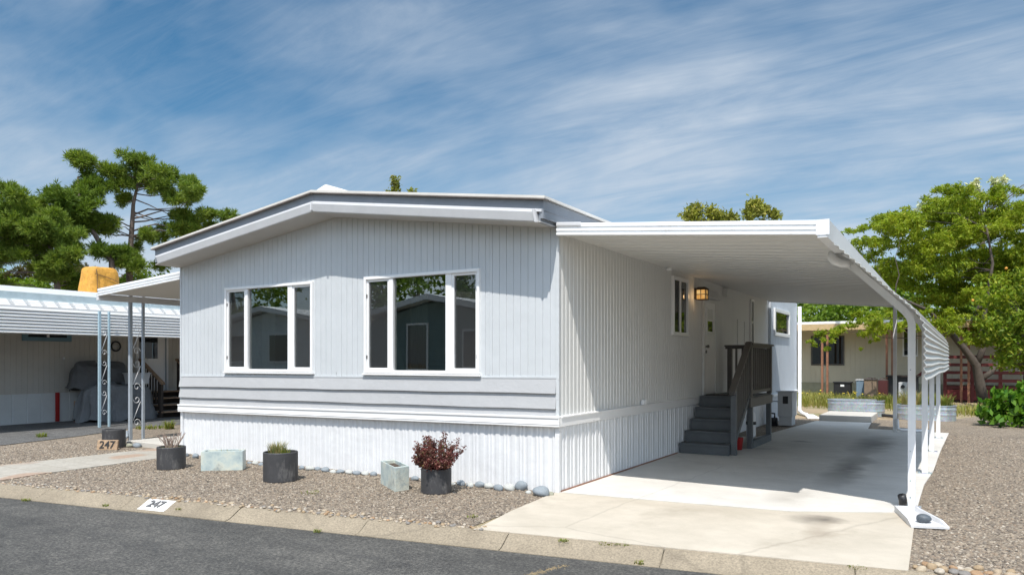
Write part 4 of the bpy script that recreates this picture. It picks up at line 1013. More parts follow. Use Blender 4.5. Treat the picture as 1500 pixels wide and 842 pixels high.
MB().box(NX + .04, NX + .07, 5.44, 5.47, .72, 2.7).build('hinge_strip', M_GREYPOST, dr)
nc = thing('neighbour_carport', (-13.5, 3, 0), 'white corrugated carport awning on pale blue scroll posts over the neighbouring driveway', 'carport')
seg = [(-16.0 + .26, 3.10), (-13.80, 2.95), (-13.58, 2.77)]
MB().slope(-16.02, 3.05, -13.78, 2.93, .02, -5, 12).build('roof_panel', M_NBAWN, nc)
prf = []
for i in range(41):
    f = i / 40; x = -13.78 + .22 * f; z = 2.94 - .17 * f; o = .018 * math.sin(f * 4 * 2 * math.pi); prf.append((x + o * .6, z + o))
for i in range(73):
    f = i / 72; z = 2.77 - .575 * f; ph = (f * 8) % 1; o = .030 * (ph / .7 if ph < .7 else (1 - ph) / .3); prf.append((-13.555 + o, z))
mb = MB()
for (xa, za), (xb, zb) in zip(prf, prf[1:]): mb.quad((xa, -5, za), (xb, -5, zb), (xb, 12, zb), (xa, 12, za))
mb.build('valance', M_NBAWN, nc, solid=.004)
for k in range(28): yy = -3 + k * .33; MB().hexa([(-13.80, yy, 2.945), (-13.62, yy, 2.80), (-13.62, yy + .24, 2.80), (-13.80, yy + .24, 2.945), (-13.80, yy, 2.965), (-13.60, yy, 2.82), (-13.60, yy + .24, 2.82), (-13.80, yy + .24, 2.965)]).build('panel_rib', M_NBAWN, nc)
scroll_post(nc, -13.42, 2.05, 2.28, 2.78, .022, M_BLUEPOST, M_TRIM)
scroll_post(nc, -13.42, -2.6, -2.37, 2.78, .022, M_BLUEPOST, M_TRIM); scroll_post(nc, -13.42, 6.7, 6.93, 2.78, .022, M_BLUEPOST, M_TRIM)
cl = thing('wall_wreath', (NX + .03, 3.95, 2.0), 'small dark ring ornament on the neighbouring wall above the grey tarp', 'wall ornament')
MB().tube([(NX + .04, 3.95 + .13 * math.cos(a), 2.0 + .13 * math.sin(a)) for a in np.linspace(0, 2 * math.pi, 25)], .022, 8, False).build('ring', M_DARK, cl)
mb = MB(); mb.box(NX + .02, NX + .04, 3.86, 4.04, 1.985, 2.015); mb.build('crossbar', M_CAB, cl)
tag(MB().box(NX + .01, NX + .05, 2.35, 2.44, .02, .77).build('red_board', M_RED, None, origin=(NX, 2.4, 0)), 'narrow red upright board against the neighbouring white skirting', 'board')
tag(MB().lathe((NX + .03, 2.55, 1.66), [(.02, -.03), (.035, 0), (.02, .03)], 10).build('wall_button', M_WHITE, None, origin=(NX, 2.55, 1.66)), 'tiny white round fitting on the neighbouring cream wall', 'wall fitting')

def drape(cx, cy, z0, z1, rx, ry, top, seed, fold=.05, power=3.2):
    mb = MB(); r = random.Random(seed); n = 72; ph = [r.uniform(0, 6) for _ in range(8)]; rows = []
    lev = [(0, 1.10), (.12, 1.07), (.3, 1.03), (.5, 1.0), (.7, .97), (.86, .93), (.95, .86), (1.0, .72), (1.02, .45), (1.03, .15)]
    for q, (f, k) in enumerate(lev):
        row_ = []
        for i in range(n):
            a = 2 * math.pi * i / n; ca, sa = math.cos(a), math.sin(a)
            s = (abs(ca) ** power + abs(sa) ** power) ** (-1 / power)
            w = 1 + fold * (1 - f) * (math.sin(9 * a + ph[0]) + .7 * math.sin(17 * a + ph[1] + 2 * f)) + .03 * math.sin(5 * a + 7 * f + ph[2])
            z = z0 + (z1 - z0) * f + top * (math.sin(2 * a + ph[3]) * .05 + math.sin(5 * ca * f + ph[4]) * .04) * (f > .4) + (.05 * math.sin(6 * a + ph[5]) if f == 0 else 0)
            row_.append((cx + rx * ca * s * k * w, cy + ry * sa * s * k * w, z))
        rows.append(row_)
    for a, b in zip(rows, rows[1:]):
        for i in range(n): mb.quad(a[i], a[(i + 1) % n], b[(i + 1) % n], b[i])
    mb.poly(rows[-1]); return mb
tp = thing('covered_load', (-15.2, 3.5, 0), 'bulky load draped with grey tarps beside the neighbouring steps', 'covered load')
drape(-15.25, 3.55, .03, .93, .42, .95, 1, 3, .06).build('lower_tarp', M_TARPG, tp, smooth=True)
drape(-15.55, 3.25, .85, 1.50, .30, .72, 1, 8, .03).build('upper_tarp', mat('dark_grey_tarp', (.105, .108, .112), .65, var=.15, scale=4, bump=.7, bscale=5, bdist=.07), tp, smooth=True)
MB().box(-15.62, -15.42, 2.62, 2.82, .0, .55).build('support_block', M_WOODTAN, tp, bevel=.01)
mb = MB().hexa([(-15.2, 3.76, .96), (-14.9, 3.76, .96), (-14.9, 4.24, .96), (-15.2, 4.24, .96), (-15.23, 3.72, 1.24), (-14.87, 3.72, 1.24), (-14.87, 4.28, 1.24), (-15.23, 4.28, 1.24)]); mb.box(-15.25, -14.85, 3.70, 4.30, 1.24, 1.27)
tag(mb.build('storage_tote', M_CAB, None, bevel=.01, origin=(-15.05, 4, .96)), 'pale grey storage tote sitting on the tarp-covered load', 'storage tote')
ns = thing('neighbour_steps', (-15.4, 5.2, 0), 'dark wooden steps with tan-capped handrails at the neighbouring door', 'stairs')
for i in range(4):
    x0 = -14.75 - .27 * i; z = .18 * (i + 1)
    MB().box(x0 - .30, x0, 4.6, 5.9, z - .035, z).build('tread', M_WOODTAN, ns, bevel=.004)
    MB().box(x0 - .30, x0 - .27, 4.62, 5.88, z - .18, z - .036).build('riser', M_WOODDK, ns)
for yy in (4.62, 5.78):
    for x in (-14.9, -15.8): MB().box(x - .04, x + .04, yy - .04, yy + .04, 0, .95 if x > -15 else 1.62).build('newel_post', M_WOODDK, ns)
    MB().bar((-14.8, yy, .95), (-15.9, yy, 1.64), .10, .05).build('handrail', M_WOODTAN, ns)
    for i in range(6):
        x = -15.02 - i * .13; MB().box(x - .018, x + .018, yy - .018, yy + .018, .25 + (-14.9 - x) * .63, .95 + (-14.9 - x) * .63).build('baluster', M_WOODDK, ns)
yc = thing('rooftop_cooler', (-17, 4.1, 3.4), 'roof cooler wrapped in yellow tarp and cord on the neighbouring roof', 'rooftop cooler')
drape(-17.0, 4.08, 3.41, 4.26, .36, .44, .12, 5, .03, 5).build('wrap', M_TARPY, yc, smooth=True)
mb = MB()
mb.tube([(-16.635, 3.74, 4.05), (-16.625, 4.1, 3.97), (-16.625, 4.44, 3.86)], .012, 6); mb.tube([(-16.60, 3.80, 3.5), (-16.625, 3.80, 4.0), (-16.67, 3.80, 4.18)], .012, 6); mb.build('cord', mat('cord_brown', (.16, .09, .03), .8), yc)

# ------------------------------------------------------------------ back yard
def tank(cx, cy, L, Wd, h, rot, label):
    o = thing('stock_tank', (cx, cy, 0), label, 'stock tank', 'galvanised stock tanks used as raised beds')
    mb = MB(); n = 48
    def pt(k, s, z):
        a = 2 * math.pi * k / n; ca, sa = math.cos(a), math.sin(a)
        x = (L - Wd) * (1 if ca > 0 else -1) * min(1, abs(ca) * 3) + Wd * ca; y = Wd * sa
        x *= s; y *= s; c_, s_ = math.cos(rot), math.sin(rot); return (cx + x * c_ - y * s_, cy + x * s_ + y * c_, z)
    lv = [(1, 0), (1, .12), (1.012, .15), (1.012, .17), (1, .20), (1, h - .14), (1.012, h - .11), (1.012, h - .09), (1, h - .06), (1, h - .02), (1.025, h - .015), (1.025, h + .01), (.98, h + .01), (.97, h - .06)]
    rows = [[pt(k, s, z) for k in range(n)] for s, z in lv]
    for a, b in zip(rows, rows[1:]):
        for i in range(n): mb.quad(a[i], a[(i + 1) % n], b[(i + 1) % n], b[i])
    mb.build('tank_shell', M_GALV, o)
    MB().poly([pt(k, .97, h - .06) for k in range(n)]).build('soil', M_SOIL, o)
    return o
tank(1.62, 15.6, .75, .42, .46, .08, 'galvanised oval stock tank behind the raised concrete step')
tank(3.42, 14.95, .70, .36, .40, .02, 'galvanised oval stock tank planted with tall weeds, right of the other tank')
struct(MB().box(1.0, 2.25, 13.05, 14.9, -.02, .16), 'concrete_step', M_PAD, bevel=.01)
tag(MB().tube([(2.35, 15.0, .08), (2.6, 14.9, .07), (2.75, 14.95, .05)], .045, 8).build('pipe_stub', M_DARK, None, origin=(2.4, 15, 0)), 'short black pipe end lying beside the first stock tank', 'pipe')
def clump(name, x, y, z, n, L, sp, m, label, cat, seed, w=.008, lean=.6):
    V, Fq = blades((x, y, z), n, L, w, sp, lean, seed); return tag(np_mesh(name, V, Fq, m, None, origin=(x, y, z)), label, cat)
clump('tank_weeds', 3.1, 14.95, .33, 220, .55, .28, M_STRAW, 'straw coloured weeds at the left end of the second stock tank', 'weed', 41)
clump('tank_weeds', 3.75, 14.95, .33, 200, .42, .28, M_WEED, 'leafy green weeds at the right end of the second stock tank', 'weed', 42, .014)
clump('tank_weeds', 2.35, 15.75, .38, 120, .3, .2, M_WEED, 'green weeds at the right end of the first stock tank', 'weed', 43, .01)
V, Fq = blades((0, 0, 0), 8000, .40, .010, 1., .6, 44)
V = V.copy(); r_ = np.random.default_rng(3); off = np.repeat(np.stack([r_.uniform(-3.5, 3.0, 8000), r_.uniform(19, 25.5, 8000), np.zeros(8000)], 1), 5, 0)
V[:, :2] -= 0; V2 = V + off
V3, F3 = blades((0, 0, 0), 3000, .30, .010, 1., .6, 46); off = np.repeat(np.stack([r_.uniform(4.2, 8.5, 3000), r_.uniform(17, 20, 3000), np.zeros(3000)], 1), 5, 0)
tag(np_mesh('wild_grass', np.concatenate([V2, V3 + off]), np.concatenate([Fq, F3 + len(V2)]), m_leaf('wild_grass_blades', [(.24, .27, .06), (.36, .33, .12), (.16, .22, .04), (.42, .36, .16), (.20, .26, .05)], .35)), kind='stuff')
V, Fq = scatter(45, lambda r, n: np.stack([r.uniform(-3.2, 2.0, n), r.uniform(19.5, 24, n), r.uniform(.28, .46, n)], 1), (.03, .045), 9); tag(np_mesh('wild_flowers', V, Fq, M_FLOWER), kind='stuff')

yh = thing('cream_house', (3, 27, 0), 'low cream house with ochre eave board behind the back yard', 'house')
HY0 = 27.0
MB().rib('x', HY0, -1, -7, 16, .6, 3.1, GROOVE, .2).build('wall', M_YEL, yh)
MB().box(-7, 16, HY0 + .05, 36, 0, 3.2).build('body', M_YEL, yh)
mb = MB().box(-7, 16, HY0 - .03, HY0 + .02, .6, .64); mb.box(-7, 16, HY0 - .005, HY0 + .04, 0, .6); mb.build('skirting', mat('olive_skirting', (.36, .35, .25), .7), yh)
rf = MB().hexa([(-7.4, 24.9, 3.12), (16.4, 24.9, 3.12), (16.4, 36, 3.3), (-7.4, 36, 3.3), (-7.4, 24.9, 3.22), (16.4, 24.9, 3.22), (16.4, 36, 3.5), (-7.4, 36, 3.5)]).build('roof', M_WHITE, yh)
MB().box(-7.4, 16.4, 24.86, 24.9, 2.86, 3.11).build('eave_board', M_OCHRE, rf)
def fz(px, py, Y):
    d = (FV + RV * ((px - HX) / F) + Vector((0, 0, 1)) * ((HY - py) / F)); return CAM + d * ((Y - CAM.y) / d.y)
a_, b_ = fz(1188, 492, HY0), fz(1237, 535, HY0)
w_ = MB().box(a_.x, b_.x, HY0 - .03, HY0 + .02, b_.z, a_.z).build('window', mat('window_dark_frame', (.10, .09, .08), .5), yh); MB().box(a_.x + .06, b_.x - .06, HY0 - .036, HY0 - .03, b_.z + .06, a_.z - .06).build('pane', M_DGLASS, w_)
a_, b_ = fz(1322, 480, HY0), fz(1345, 522, HY0)
w_ = MB().box(a_.x, b_.x, HY0 - .03, HY0 + .02, b_.z, a_.z).build('window', M_TRIM, yh); MB().box(a_.x + .06, b_.x - .06, HY0 - .036, HY0 - .03, b_.z + .06, a_.z - .06).build('pane', M_DGLASS, w_)
for px in (1204.5, 1212, 1299, 1307, 1408, 1419):
    p = fz(px, 500, 25.0); MB().box(p.x - .042, p.x + .042, 24.96, 25.04, 0, 2.9).build('post', M_RUST, yh)
rr_ = thing('red_deck', (6, 25, 0), 'barn red wooden deck with horizontal rails and steps beside the cream house', 'deck')
a_ = fz(1382, 560, 25.3).x
MB().box(a_, a_ + 6, 25.4, 26.9, .5, .62).build('deck_floor', M_REDRAIL, rr_)
for i in range(7): x = a_ + .05 + i * .9; MB().box(x - .06, x + .06, 25.3, 25.42, 0, 1.75).build('post', M_REDRAIL, rr_)
for zz in (.85, 1.15, 1.45, 1.75): MB().box(a_, a_ + 6, 25.26, 25.30, zz - .07, zz + .05).build('rail', M_REDRAIL, rr_)
MB().box(a_, a_ + 6, 25.33, 25.36, .08, .48).build('deck_skirt', mat('dark_red_board', (.14, .018, .018), .7, var=.2), rr_)
MB().bar((a_, 25.32, 1.7), (a_ - 1.1, 25.32, .8), .06, .12).build('stair_rail', M_REDRAIL, rr_)
# odds and ends by the cream house
def fbox(px0, px1, py0, py1, Y, dep, name, m, label, cat, extra=None):
    a, b = fz(px0, py1, Y), fz(px1, py0, Y); z0 = max(0, min(a.z, .02)); o = thing(name, ((a.x + b.x) / 2, Y, 0), label, cat)
    MB().box(a.x, b.x, Y, Y + dep, 0, b.z).build('body', m, o, bevel=.02); return o, a, b
o, a, b = fbox(1221, 1246, 561, 578, 24, .5, 'storage_bin', M_DARK, 'black plastic storage bin in the weeds below the dark window', 'bin')
MB().box(a.x - .03, b.x + .03, 23.97, 24.53, b.z, b.z + .05).build('lid', M_DARK, o, bevel=.01); MB().box((a.x + b.x) / 2 - .06, (a.x + b.x) / 2 + .08, 23.985, 24.0, b.z - .14, b.z - .06).build('label_sticker', M_TRIM, o)
o, a, b = fbox(1254, 1266, 557, 583, 23, .4, 'blue_drum', mat('faded_blue', (.16, .23, .30), .5), 'faded blue container standing left of the brown crate', 'container'); MB().box(a.x - .02, b.x + .02, 22.98, 23.42, b.z, b.z + .04).build('lid', M_CAB, o)
o, a, b = fbox(1265.5, 1284, 556, 585, 22.6, .5, 'brown_crate', mat('brown_card', (.20, .145, .10), .8), 'brown upright crate behind the first stock tank', 'crate'); MB().hexa([(a.x - .03, 22.57, b.z), (b.x + .03, 22.57, b.z), (b.x + .03, 23.13, b.z), (a.x - .03, 23.13, b.z), (a.x + .1, 22.6, b.z + .07), (b.x - .12, 22.6, b.z + .05), (b.x - .1, 23.1, b.z + .06), (a.x + .1, 23.1, b.z + .08)]).build('bag_top', M_WOODDK, o)
o, a, b = fbox(1286, 1300, 557, 583, 23.6, .5, 'maroon_sack', mat('maroon_cloth', (.07, .015, .015), .8), 'dark maroon bundle right of the brown crate', 'bundle'); MB().hexa([(a.x, 23.6, b.z), (b.x, 23.6, b.z), (b.x, 24.1, b.z), (a.x, 24.1, b.z), (a.x + .1, 23.7, b.z + .1), (b.x - .1, 23.7, b.z + .07), (b.x - .1, 24, b.z + .07), (a.x + .1, 24, b.z + .1)]).build('tied_neck', M_WOODDK, o)
o, a, b = fbox(1316, 1329, 560, 574, 23.6, .4, 'white_appliance', M_CAB, 'white boxy appliance with round dark port behind the second stock tank', 'appliance'); MB().tube([((a.x + b.x) / 2, 23.6, b.z - .16), ((a.x + b.x) / 2, 23.57, b.z - .16)], .07, 14).build('round_port', M_DARK, o); 
o, a, b = fbox(1300, 1345, 552, 582, 24.4, .4, 'dark_bench', M_DARK, 'dark cluttered bench against the cream house wall', 'bench'); MB().box(a.x - .05, b.x + .05, 24.3, 24.85, b.z, b.z + .06).build('bench_top', M_WOODDK, o)

# ------------------------------------------------------------------ trees
def limbs(mb, trunk, targets, r0, seed, n=6):
    r = random.Random(seed)
    for c in targets:
        c = Vector(c); best = min(trunk, key=lambda p: (Vector(p) - c).length + (2.5 if p[2] > c.z - .1 else 0))
        b = Vector(best); d = c - b; sag = r.uniform(-.10, .14); wob = d.length * .05
        pts_ = [b]
        for f in (.2, .4, .6, .8): pts_.append(b + d * f + Vector((r.uniform(-wob, wob), r.uniform(-wob, wob), -sag * d.length * math.sin(math.pi * f) + r.uniform(-wob, wob))))
        rr = r0 * r.uniform(.5, 1.15); mb.tube(pts_ + [c], [rr, rr * .85, rr * .68, rr * .5, rr * .34, rr * .15], n)
def tree(name, trunks, radii, clumps, leafm, barkm, style, label, cat='tree', group=None, leafsize=.2, seed=1, limb_r=.08, nl=None, **kw):
    b0 = Vector(trunks[0][0]); o = thing(name, (b0.x, b0.y, 0), label, cat, group)
    mb = MB(); tp_ = []
    for tr, (ra, rb) in zip(trunks, radii):
        k = len(tr); mb.tube(tr, [ra + (rb - ra) * i / (k - 1) for i in range(k)], 10)
        for p, q in zip(tr, tr[1:]):
            for i in range(5): tp_.append(tuple(Vector(p).lerp(Vector(q), i / 5)))
        tp_.append(tuple(tr[-1]))
    tgt = [c[0] for c in clumps]
    if nl and len(tgt) > nl: tgt = random.Random(seed).sample(tgt, nl)
    limbs(mb, tp_, tgt, limb_r, seed); mb.build('trunk', barkm, o, smooth=True)
    V, Fq = (tufts(clumps, leafsize, seed=seed, **kw) if style == 'pine' else leaves(clumps, leafsize, seed, **kw))
    np_mesh('crown', V, Fq, leafm, o); return o
def C1(x, y): return (x / 3.509, 200 + y / 3.509)
def pclumps(lst, t, conv, scale, dens, dspread, seed, flat=.75, sub=3):
    r = random.Random(seed); out = []
    for (x, y, rad) in lst:
        px, py = conv(x, y); dt = r.uniform(-dspread, dspread); R_ = rad / scale * t / F
        for q in range(sub):
            c = far(px, py, t) + FV * dt + Vector((r.uniform(-.8, .8) * R_, r.uniform(-1.0, 1.0) * R_, r.uniform(-.65, .65) * R_ * flat))
            rr = R_ * r.uniform(.32, .75); out.append(((c.x, c.y, c.z), rr, rr, rr * flat, max(6, int(dens * rr * rr))))
    return out
def ptrunk(pts, t, conv, base=True):
    P = [far(*conv(x, y), t) for x, y in pts]
    if base: P = [Vector((P[0].x + .1, P[0].y, 0))] + P
    return [tuple(p) for p in P]
main = [(710,130,40),(760,160,50),(640,200,50),(820,200,55),(880,210,40),(560,170,55),(500,160,40),(940,240,60),(990,260,45),(700,220,50),(760,260,60),(850,260,50),(660,260,40),(1040,320,45),(960,330,50),(900,310,40),(1100,385,40),(1050,400,45),(980,420,55),(900,400,45),(940,470,50),(870,480,40),(1030,450,40),(620,300,30),(590,320,25),(760,480,55),(800,520,30),(720,520,30),(700,650,60),(760,680,60),(650,640,50),(820,650,40),(560,480,60),(600,460,40),(640,560,30),(600,210,35),(740,210,35)]
sec = [(400,210,45),(380,260,50),(430,260,55),(360,310,40),(420,330,60),(470,300,50),(400,390,60),(460,400,55),(380,440,50),(440,460,45),(510,350,35),(500,430,45),(480,240,40),(420,190,30),(590,580,55),(520,600,45)]
left = [(110,300,45),(80,290,30),(150,340,45),(190,340,35),(60,350,45),(20,330,40),(110,380,55),(170,400,55),(220,410,40),(40,400,50),(10,440,50),(80,450,60),(150,470,55),(230,470,60),(290,440,50),(320,500,55),(260,530,60),(200,540,55),(30,510,55),(90,530,50),(340,430,40),(380,560,45),(420,600,40),(330,560,40),(20,600,50),(60,640,60),(30,560,40),(-40,380,60),(-60,480,70),(-120,420,70),(-50,600,60)]
brown = [(295,300,20),(300,340,30),(310,380,35),(250,640,50),(180,690,60),(340,650,50),(370,700,60),(240,740,60),(120,740,50),(420,680,40),(480,720,50),(300,600,40),(310,430,35),(400,760,60),(540,740,60)]
tree('pine_tree', [ptrunk([(665, 640), (672, 560), (680, 440), (685, 350), (700, 280), (720, 180)], 40, C1)], [(.19, .05)], pclumps(main, 40, C1, 3.509, 370, 1.8, 1, .7, 6), M_PINE, M_BARKP, 'pine', 'tallest pine with open tiered crown and clear sky gaps, beyond the neighbouring home', group='pines beyond the neighbouring home', leafsize=.30, seed=1, limb_r=.055, nl=34, w=.019, k=12)
tree('pine_tree', [ptrunk([(575, 640), (520, 560), (480, 490), (440, 420), (410, 300), (400, 210)], 38, C1)], [(.17, .05)], pclumps(sec, 38, C1, 3.509, 370, 1.5, 2, .75, 6), M_PINE2, M_BARKP, 'pine', 'dense dark pine with a leaning trunk, just left of the tallest pine', group='pines beyond the neighbouring home', leafsize=.30, seed=2, limb_r=.045, nl=40, w=.019, k=12)
tree('pine_tree', [ptrunk([(295, 790), (290, 680), (270, 600), (230, 500), (180, 420), (120, 330)], 36, C1)], [(.17, .04)], pclumps(left + [(rnd.uniform(-150, 440), rnd.uniform(400, 770), rnd.uniform(38, 58)) for _ in range(34)], 36, C1, 3.509, 370, 1.8, 3, .75, 6), M_PINE, M_BARKP, 'pine', 'broad bushy pine at the left edge of the picture, lower than the others', group='pines beyond the neighbouring home', leafsize=.30, seed=3, limb_r=.045, nl=45, w=.019, k=12)
tree('browning_conifer', [ptrunk([(300, 800), (300, 500), (297, 285)], 44, C1)], [(.2, .03)], pclumps(brown, 44, C1, 3.509, 400, 1.5, 4), M_BROWNF, M_BARKP, 'pine', 'half-dead brownish conifer with narrow tip between the pines', leafsize=.22, seed=4, limb_r=.05, nl=20, w=.024, k=9)
hb = pclumps([(40, 770, 70), (160, 780, 60), (260, 790, 60), (360, 790, 70), (-60, 750, 90), (480, 790, 70), (600, 770, 80), (720, 760, 80), (840, 740, 70), (940, 720, 60)], 42, C1, 3.509, 500, 1.5, 6, .8, 4)
tree('hedge_bush', [ptrunk([(300, 800), (300, 780)], 42, C1)], [(.1, .05)], hb, M_GREEN, M_BARK, 'leaf', 'bright green bushes low behind the neighbouring roof', 'bush', leafsize=.14, seed=6, limb_r=.03, nl=10)
# conifer tip and olive tree tops showing above the roofs
def cone_clumps(px, py, t, h, w, n, seed, dens=200):
    top = far(px, py, t); r = random.Random(seed); out = []
    for i in range(n):
        f = (i + .5) / n; z = top.z - h * f
        for q in range(1 + int(5 * f)):
            a = r.uniform(0, 6.28); rr = w * f * r.uniform(.3, 1); out.append(((top.x + math.cos(a) * rr, top.y + math.sin(a) * rr, z + r.uniform(-.1, .1)), .35 + .3 * f, .35 + .3 * f, .4, int(dens * .7)))
    return top, out
tp0, cl_ = cone_clumps(577, 261, 50, 6, 2.0, 14, 1)
tree('conifer_tree', [[(tp0.x, tp0.y, 0), (tp0.x, tp0.y, tp0.z - .3)]], [(.25, .03)], cl_, M_OLIVE, M_BARK, 'leaf', 'pointed olive-green tree tip showing above the home roof ridge', leafsize=.13, seed=7, limb_r=.03)
tp0, cl_ = cone_clumps(603, 278, 50, 5, 1.4, 12, 2)
tree('conifer_tree', [[(tp0.x, tp0.y, 0), (tp0.x, tp0.y, tp0.z - .3)]], [(.2, .03)], cl_, M_OLIVE, M_BARK, 'leaf', 'tiny tree tip just right of the pointed one above the roof', leafsize=.12, seed=8, limb_r=.03)
cl_ = []; r = random.Random(3)
for (x, y, s) in ((1008, 318, 11), (1020, 308, 12), (1040, 314, 12), (1055, 318, 12), (1072, 318, 11), (1090, 316, 10), (1098, 308, 12), (1110, 300, 11), (1113, 312, 12), (1130, 318, 8), (1060, 335, 25), (1020, 335, 22), (1100, 335, 22), (1080, 350, 25), (1040, 352, 25), (1060, 370, 30), (1020, 378, 30), (1105, 378, 30), (1060, 400, 34), (1090, 420, 28), (1035, 425, 28)):
    c = far(x, y, 40) + FV * r.uniform(-1, 1); q = s * 40 / F; cl_.append(((c.x, c.y, c.z), q, q, q, int(700 * q * q) + 160))
b = far(1065, 528, 40)
tree('olive_tree', [[(b.x, b.y, 0), (b.x, b.y, 5), (b.x + .3, b.y, 8)]], [(.3, .1)], cl_, M_OLIVE, M_BARK, 'leaf', 'olive-green treetops showing above the carport roof edge', leafsize=.12, seed=9, limb_r=.05)
# feathery tree on the right
def C7(x, y): return (1200 + x / 4.01, 250 + y / 4.01)
r = random.Random(12); lst = [(600, 150, 55), (660, 155, 55), (720, 155, 55), (780, 165, 50), (850, 150, 50), (910, 150, 50), (1000, 160, 55), (1070, 160, 45), (450, 285, 45), (520, 275, 50), (390, 290, 40), (335, 293, 26), (140, 370, 40), (110, 362, 30), (200, 370, 45), (280, 352, 36), (330, 400, 55), (250, 430, 55), (200, 450, 45), (260, 515, 45), (590, 270, 50)]
edge = [(150, 560), (280, 350), (360, 130), (450, 200), (520, 270), (600, 330), (700, 420), (860, 600)]
def xl(y):
    for (ya, xa), (yb, xb) in zip(edge, edge[1:]):
        if ya <= y <= yb: return xa + (xb - xa) * (y - ya) / (yb - ya)
    return 600
for i in range(560):
    y = r.uniform(175, 850); x = r.uniform(xl(y) + 50, 1750); lst.append((x, y, r.uniform(42, 70)))
for i in range(120):
    y = r.uniform(820, 1010); lst.append((r.uniform(760 + (y - 820) * .5, 1760), y, r.uniform(40, 62)))
mcl = pclumps(lst, 28.5, C7, 4.01, 1900, 2.8, 13, .6, 4)
def C5(x, y): return (1120 + x / 3.367, 430 + y / 3.367)
low = pclumps([(700, 110, 45), (740, 150, 45), (780, 100, 45), (820, 190, 40), (880, 200, 45), (930, 110, 50), (960, 180, 45), (1000, 130, 50), (500, 190, 40), (620, 165, 40), (380, 150, 40), (330, 190, 34), (900, 240, 36), (980, 240, 40), (420, 110, 40), (480, 140, 45), (540, 120, 40), (600, 130, 45), (560, 180, 45), (600, 200, 35), (540, 235, 28), (345, 225, 32), (300, 240, 28), (380, 200, 35), (440, 170, 40), (350, 270, 18), (640, 100, 40), (680, 130, 40), (800, 150, 50), (850, 120, 50), (900, 150, 50), (525, 270, 12)], 25, C5, 3.367, 2600, 1.4, 14, .6, 4)
def C8(x, y): return (1360 + x / 3.507, 420 + y / 3.507)
tr1 = ptrunk([(265, 500), (245, 400), (185, 320), (110, 230), (40, 180)], 26, C8); tr1[0] = tuple(far(1441, 592, 26)); tr1[0] = (tr1[0][0], tr1[0][1], 0)
tr2 = ptrunk([(250, 390), (280, 320), (275, 230), (300, 60), (330, -120), (300, -300)], 26, C8, False); tr3 = ptrunk([(262, 480), (320, 440), (390, 360), (480, 260), (520, 100)], 26, C8, False); tr4 = ptrunk([(110, 230), (0, 120), (-140, 60), (-300, 30)], 25.5, C8, False)
tree('feathery_tree', [tr1, tr2, tr3, tr4], [(.19, .07), (.12, .03), (.11, .03), (.07, .02)], mcl + low, M_MIM, M_BARK, 'leaf', 'large spreading tree with feathery green layered foliage on the right', leafsize=.075, seed=15, limb_r=.026, nl=45, aspect=.32, droop=.5)
wcl = pclumps([(900, 75, 45), (860, 105, 40), (960, 75, 45), (1000, 95, 40), (940, 115, 45), (680, 225, 45), (740, 235, 45), (620, 205, 40), (590, 200, 30), (780, 205, 40), (1190, 95, 30), (1230, 80, 40), (1290, 100, 50), (700, 270, 40), (480, 320, 30), (620, 340, 35), (440, 310, 25)], 35, C7, 4.01, 1000, 1.0, 16, .7, 3)
b = far(1435, 528, 35)
tree('blossom_tree', [[(b.x, b.y, 0), (b.x, b.y, 5), (b.x + .2, b.y, 8.5)]], [(.25, .06)], wcl, M_CREAM, M_BARK, 'leaf', 'tree with cream-white blossom sprays rising behind the feathery tree', leafsize=.10, seed=17, limb_r=.035, nl=30)
# citrus
r = random.Random(21); ccl = []
cc0 = far(1503, 468, 23)
for i in range(95):
    d = Vector((r.gauss(0, 1), r.gauss(0, 1), r.gauss(0, 1))).normalized(); rr = r.uniform(.55, 1.0)
    c = cc0 + Vector((d.x * 1.35 * rr, d.y * 1.35 * rr, d.z * 1.65 * rr)); ccl.append(((c.x, c.y, c.z), .32, .32, .28, 95))
ct = tree('citrus_tree', [[(cc0.x, cc0.y, 0), (cc0.x, cc0.y, 1.2), (cc0.x + .1, cc0.y, 2.6)]], [(.1, .04)], ccl, M_CIT, M_BARK, 'leaf', 'yellow-green citrus tree with glossy leaves at the right edge', leafsize=.075, seed=22, limb_r=.03, nl=30)
mb = MB()
p = far(1474, 393, 22.5); mb.lathe((p.x, p.y, p.z), [(.012, -.042), (.035, -.025), (.045, 0), (.035, .025), (.012, .042)], 10); p = far(1425, 440, 23); mb.lathe((p.x, p.y, p.z), [(.012, -.042), (.035, -.025), (.045, 0), (.035, .025), (.012, .042)], 10)
mb.build('fruit', mat('orange_fruit', (.55, .25, .03), .5), ct, smooth=True)
# dark large-leaved shrub
sh = thing('leafy_shrub', (5.75, 13.9, 0), 'low dark green shrub with large glossy leaves at the gravel edge', 'shrub')
r = random.Random(33); scl = []
for i in range(70):
    a = r.uniform(0, 6.28); q = math.sqrt(r.random()); h_ = r.uniform(.15, 1.05) * (1 - .55 * q * q)
    scl.append(((5.75 + 1.15 * q * math.cos(a), 13.9 + 1.0 * q * math.sin(a), h_), .2, .2, .16, 26))
V, Fq = leaves(scl, .12, 34, .5, .2, .5); np_mesh('leaves', V, Fq, M_BIGLEAF, sh)
mb = MB()
for i in range(14): a = i * .45; mb.tube([(5.75 + .15 * math.cos(a), 13.9 + .15 * math.sin(a), 0), (5.75 + .7 * math.cos(a), 13.9 + .7 * math.sin(a), .6)], [.02, .008], 6)
mb.build('stems', M_BARK, sh)
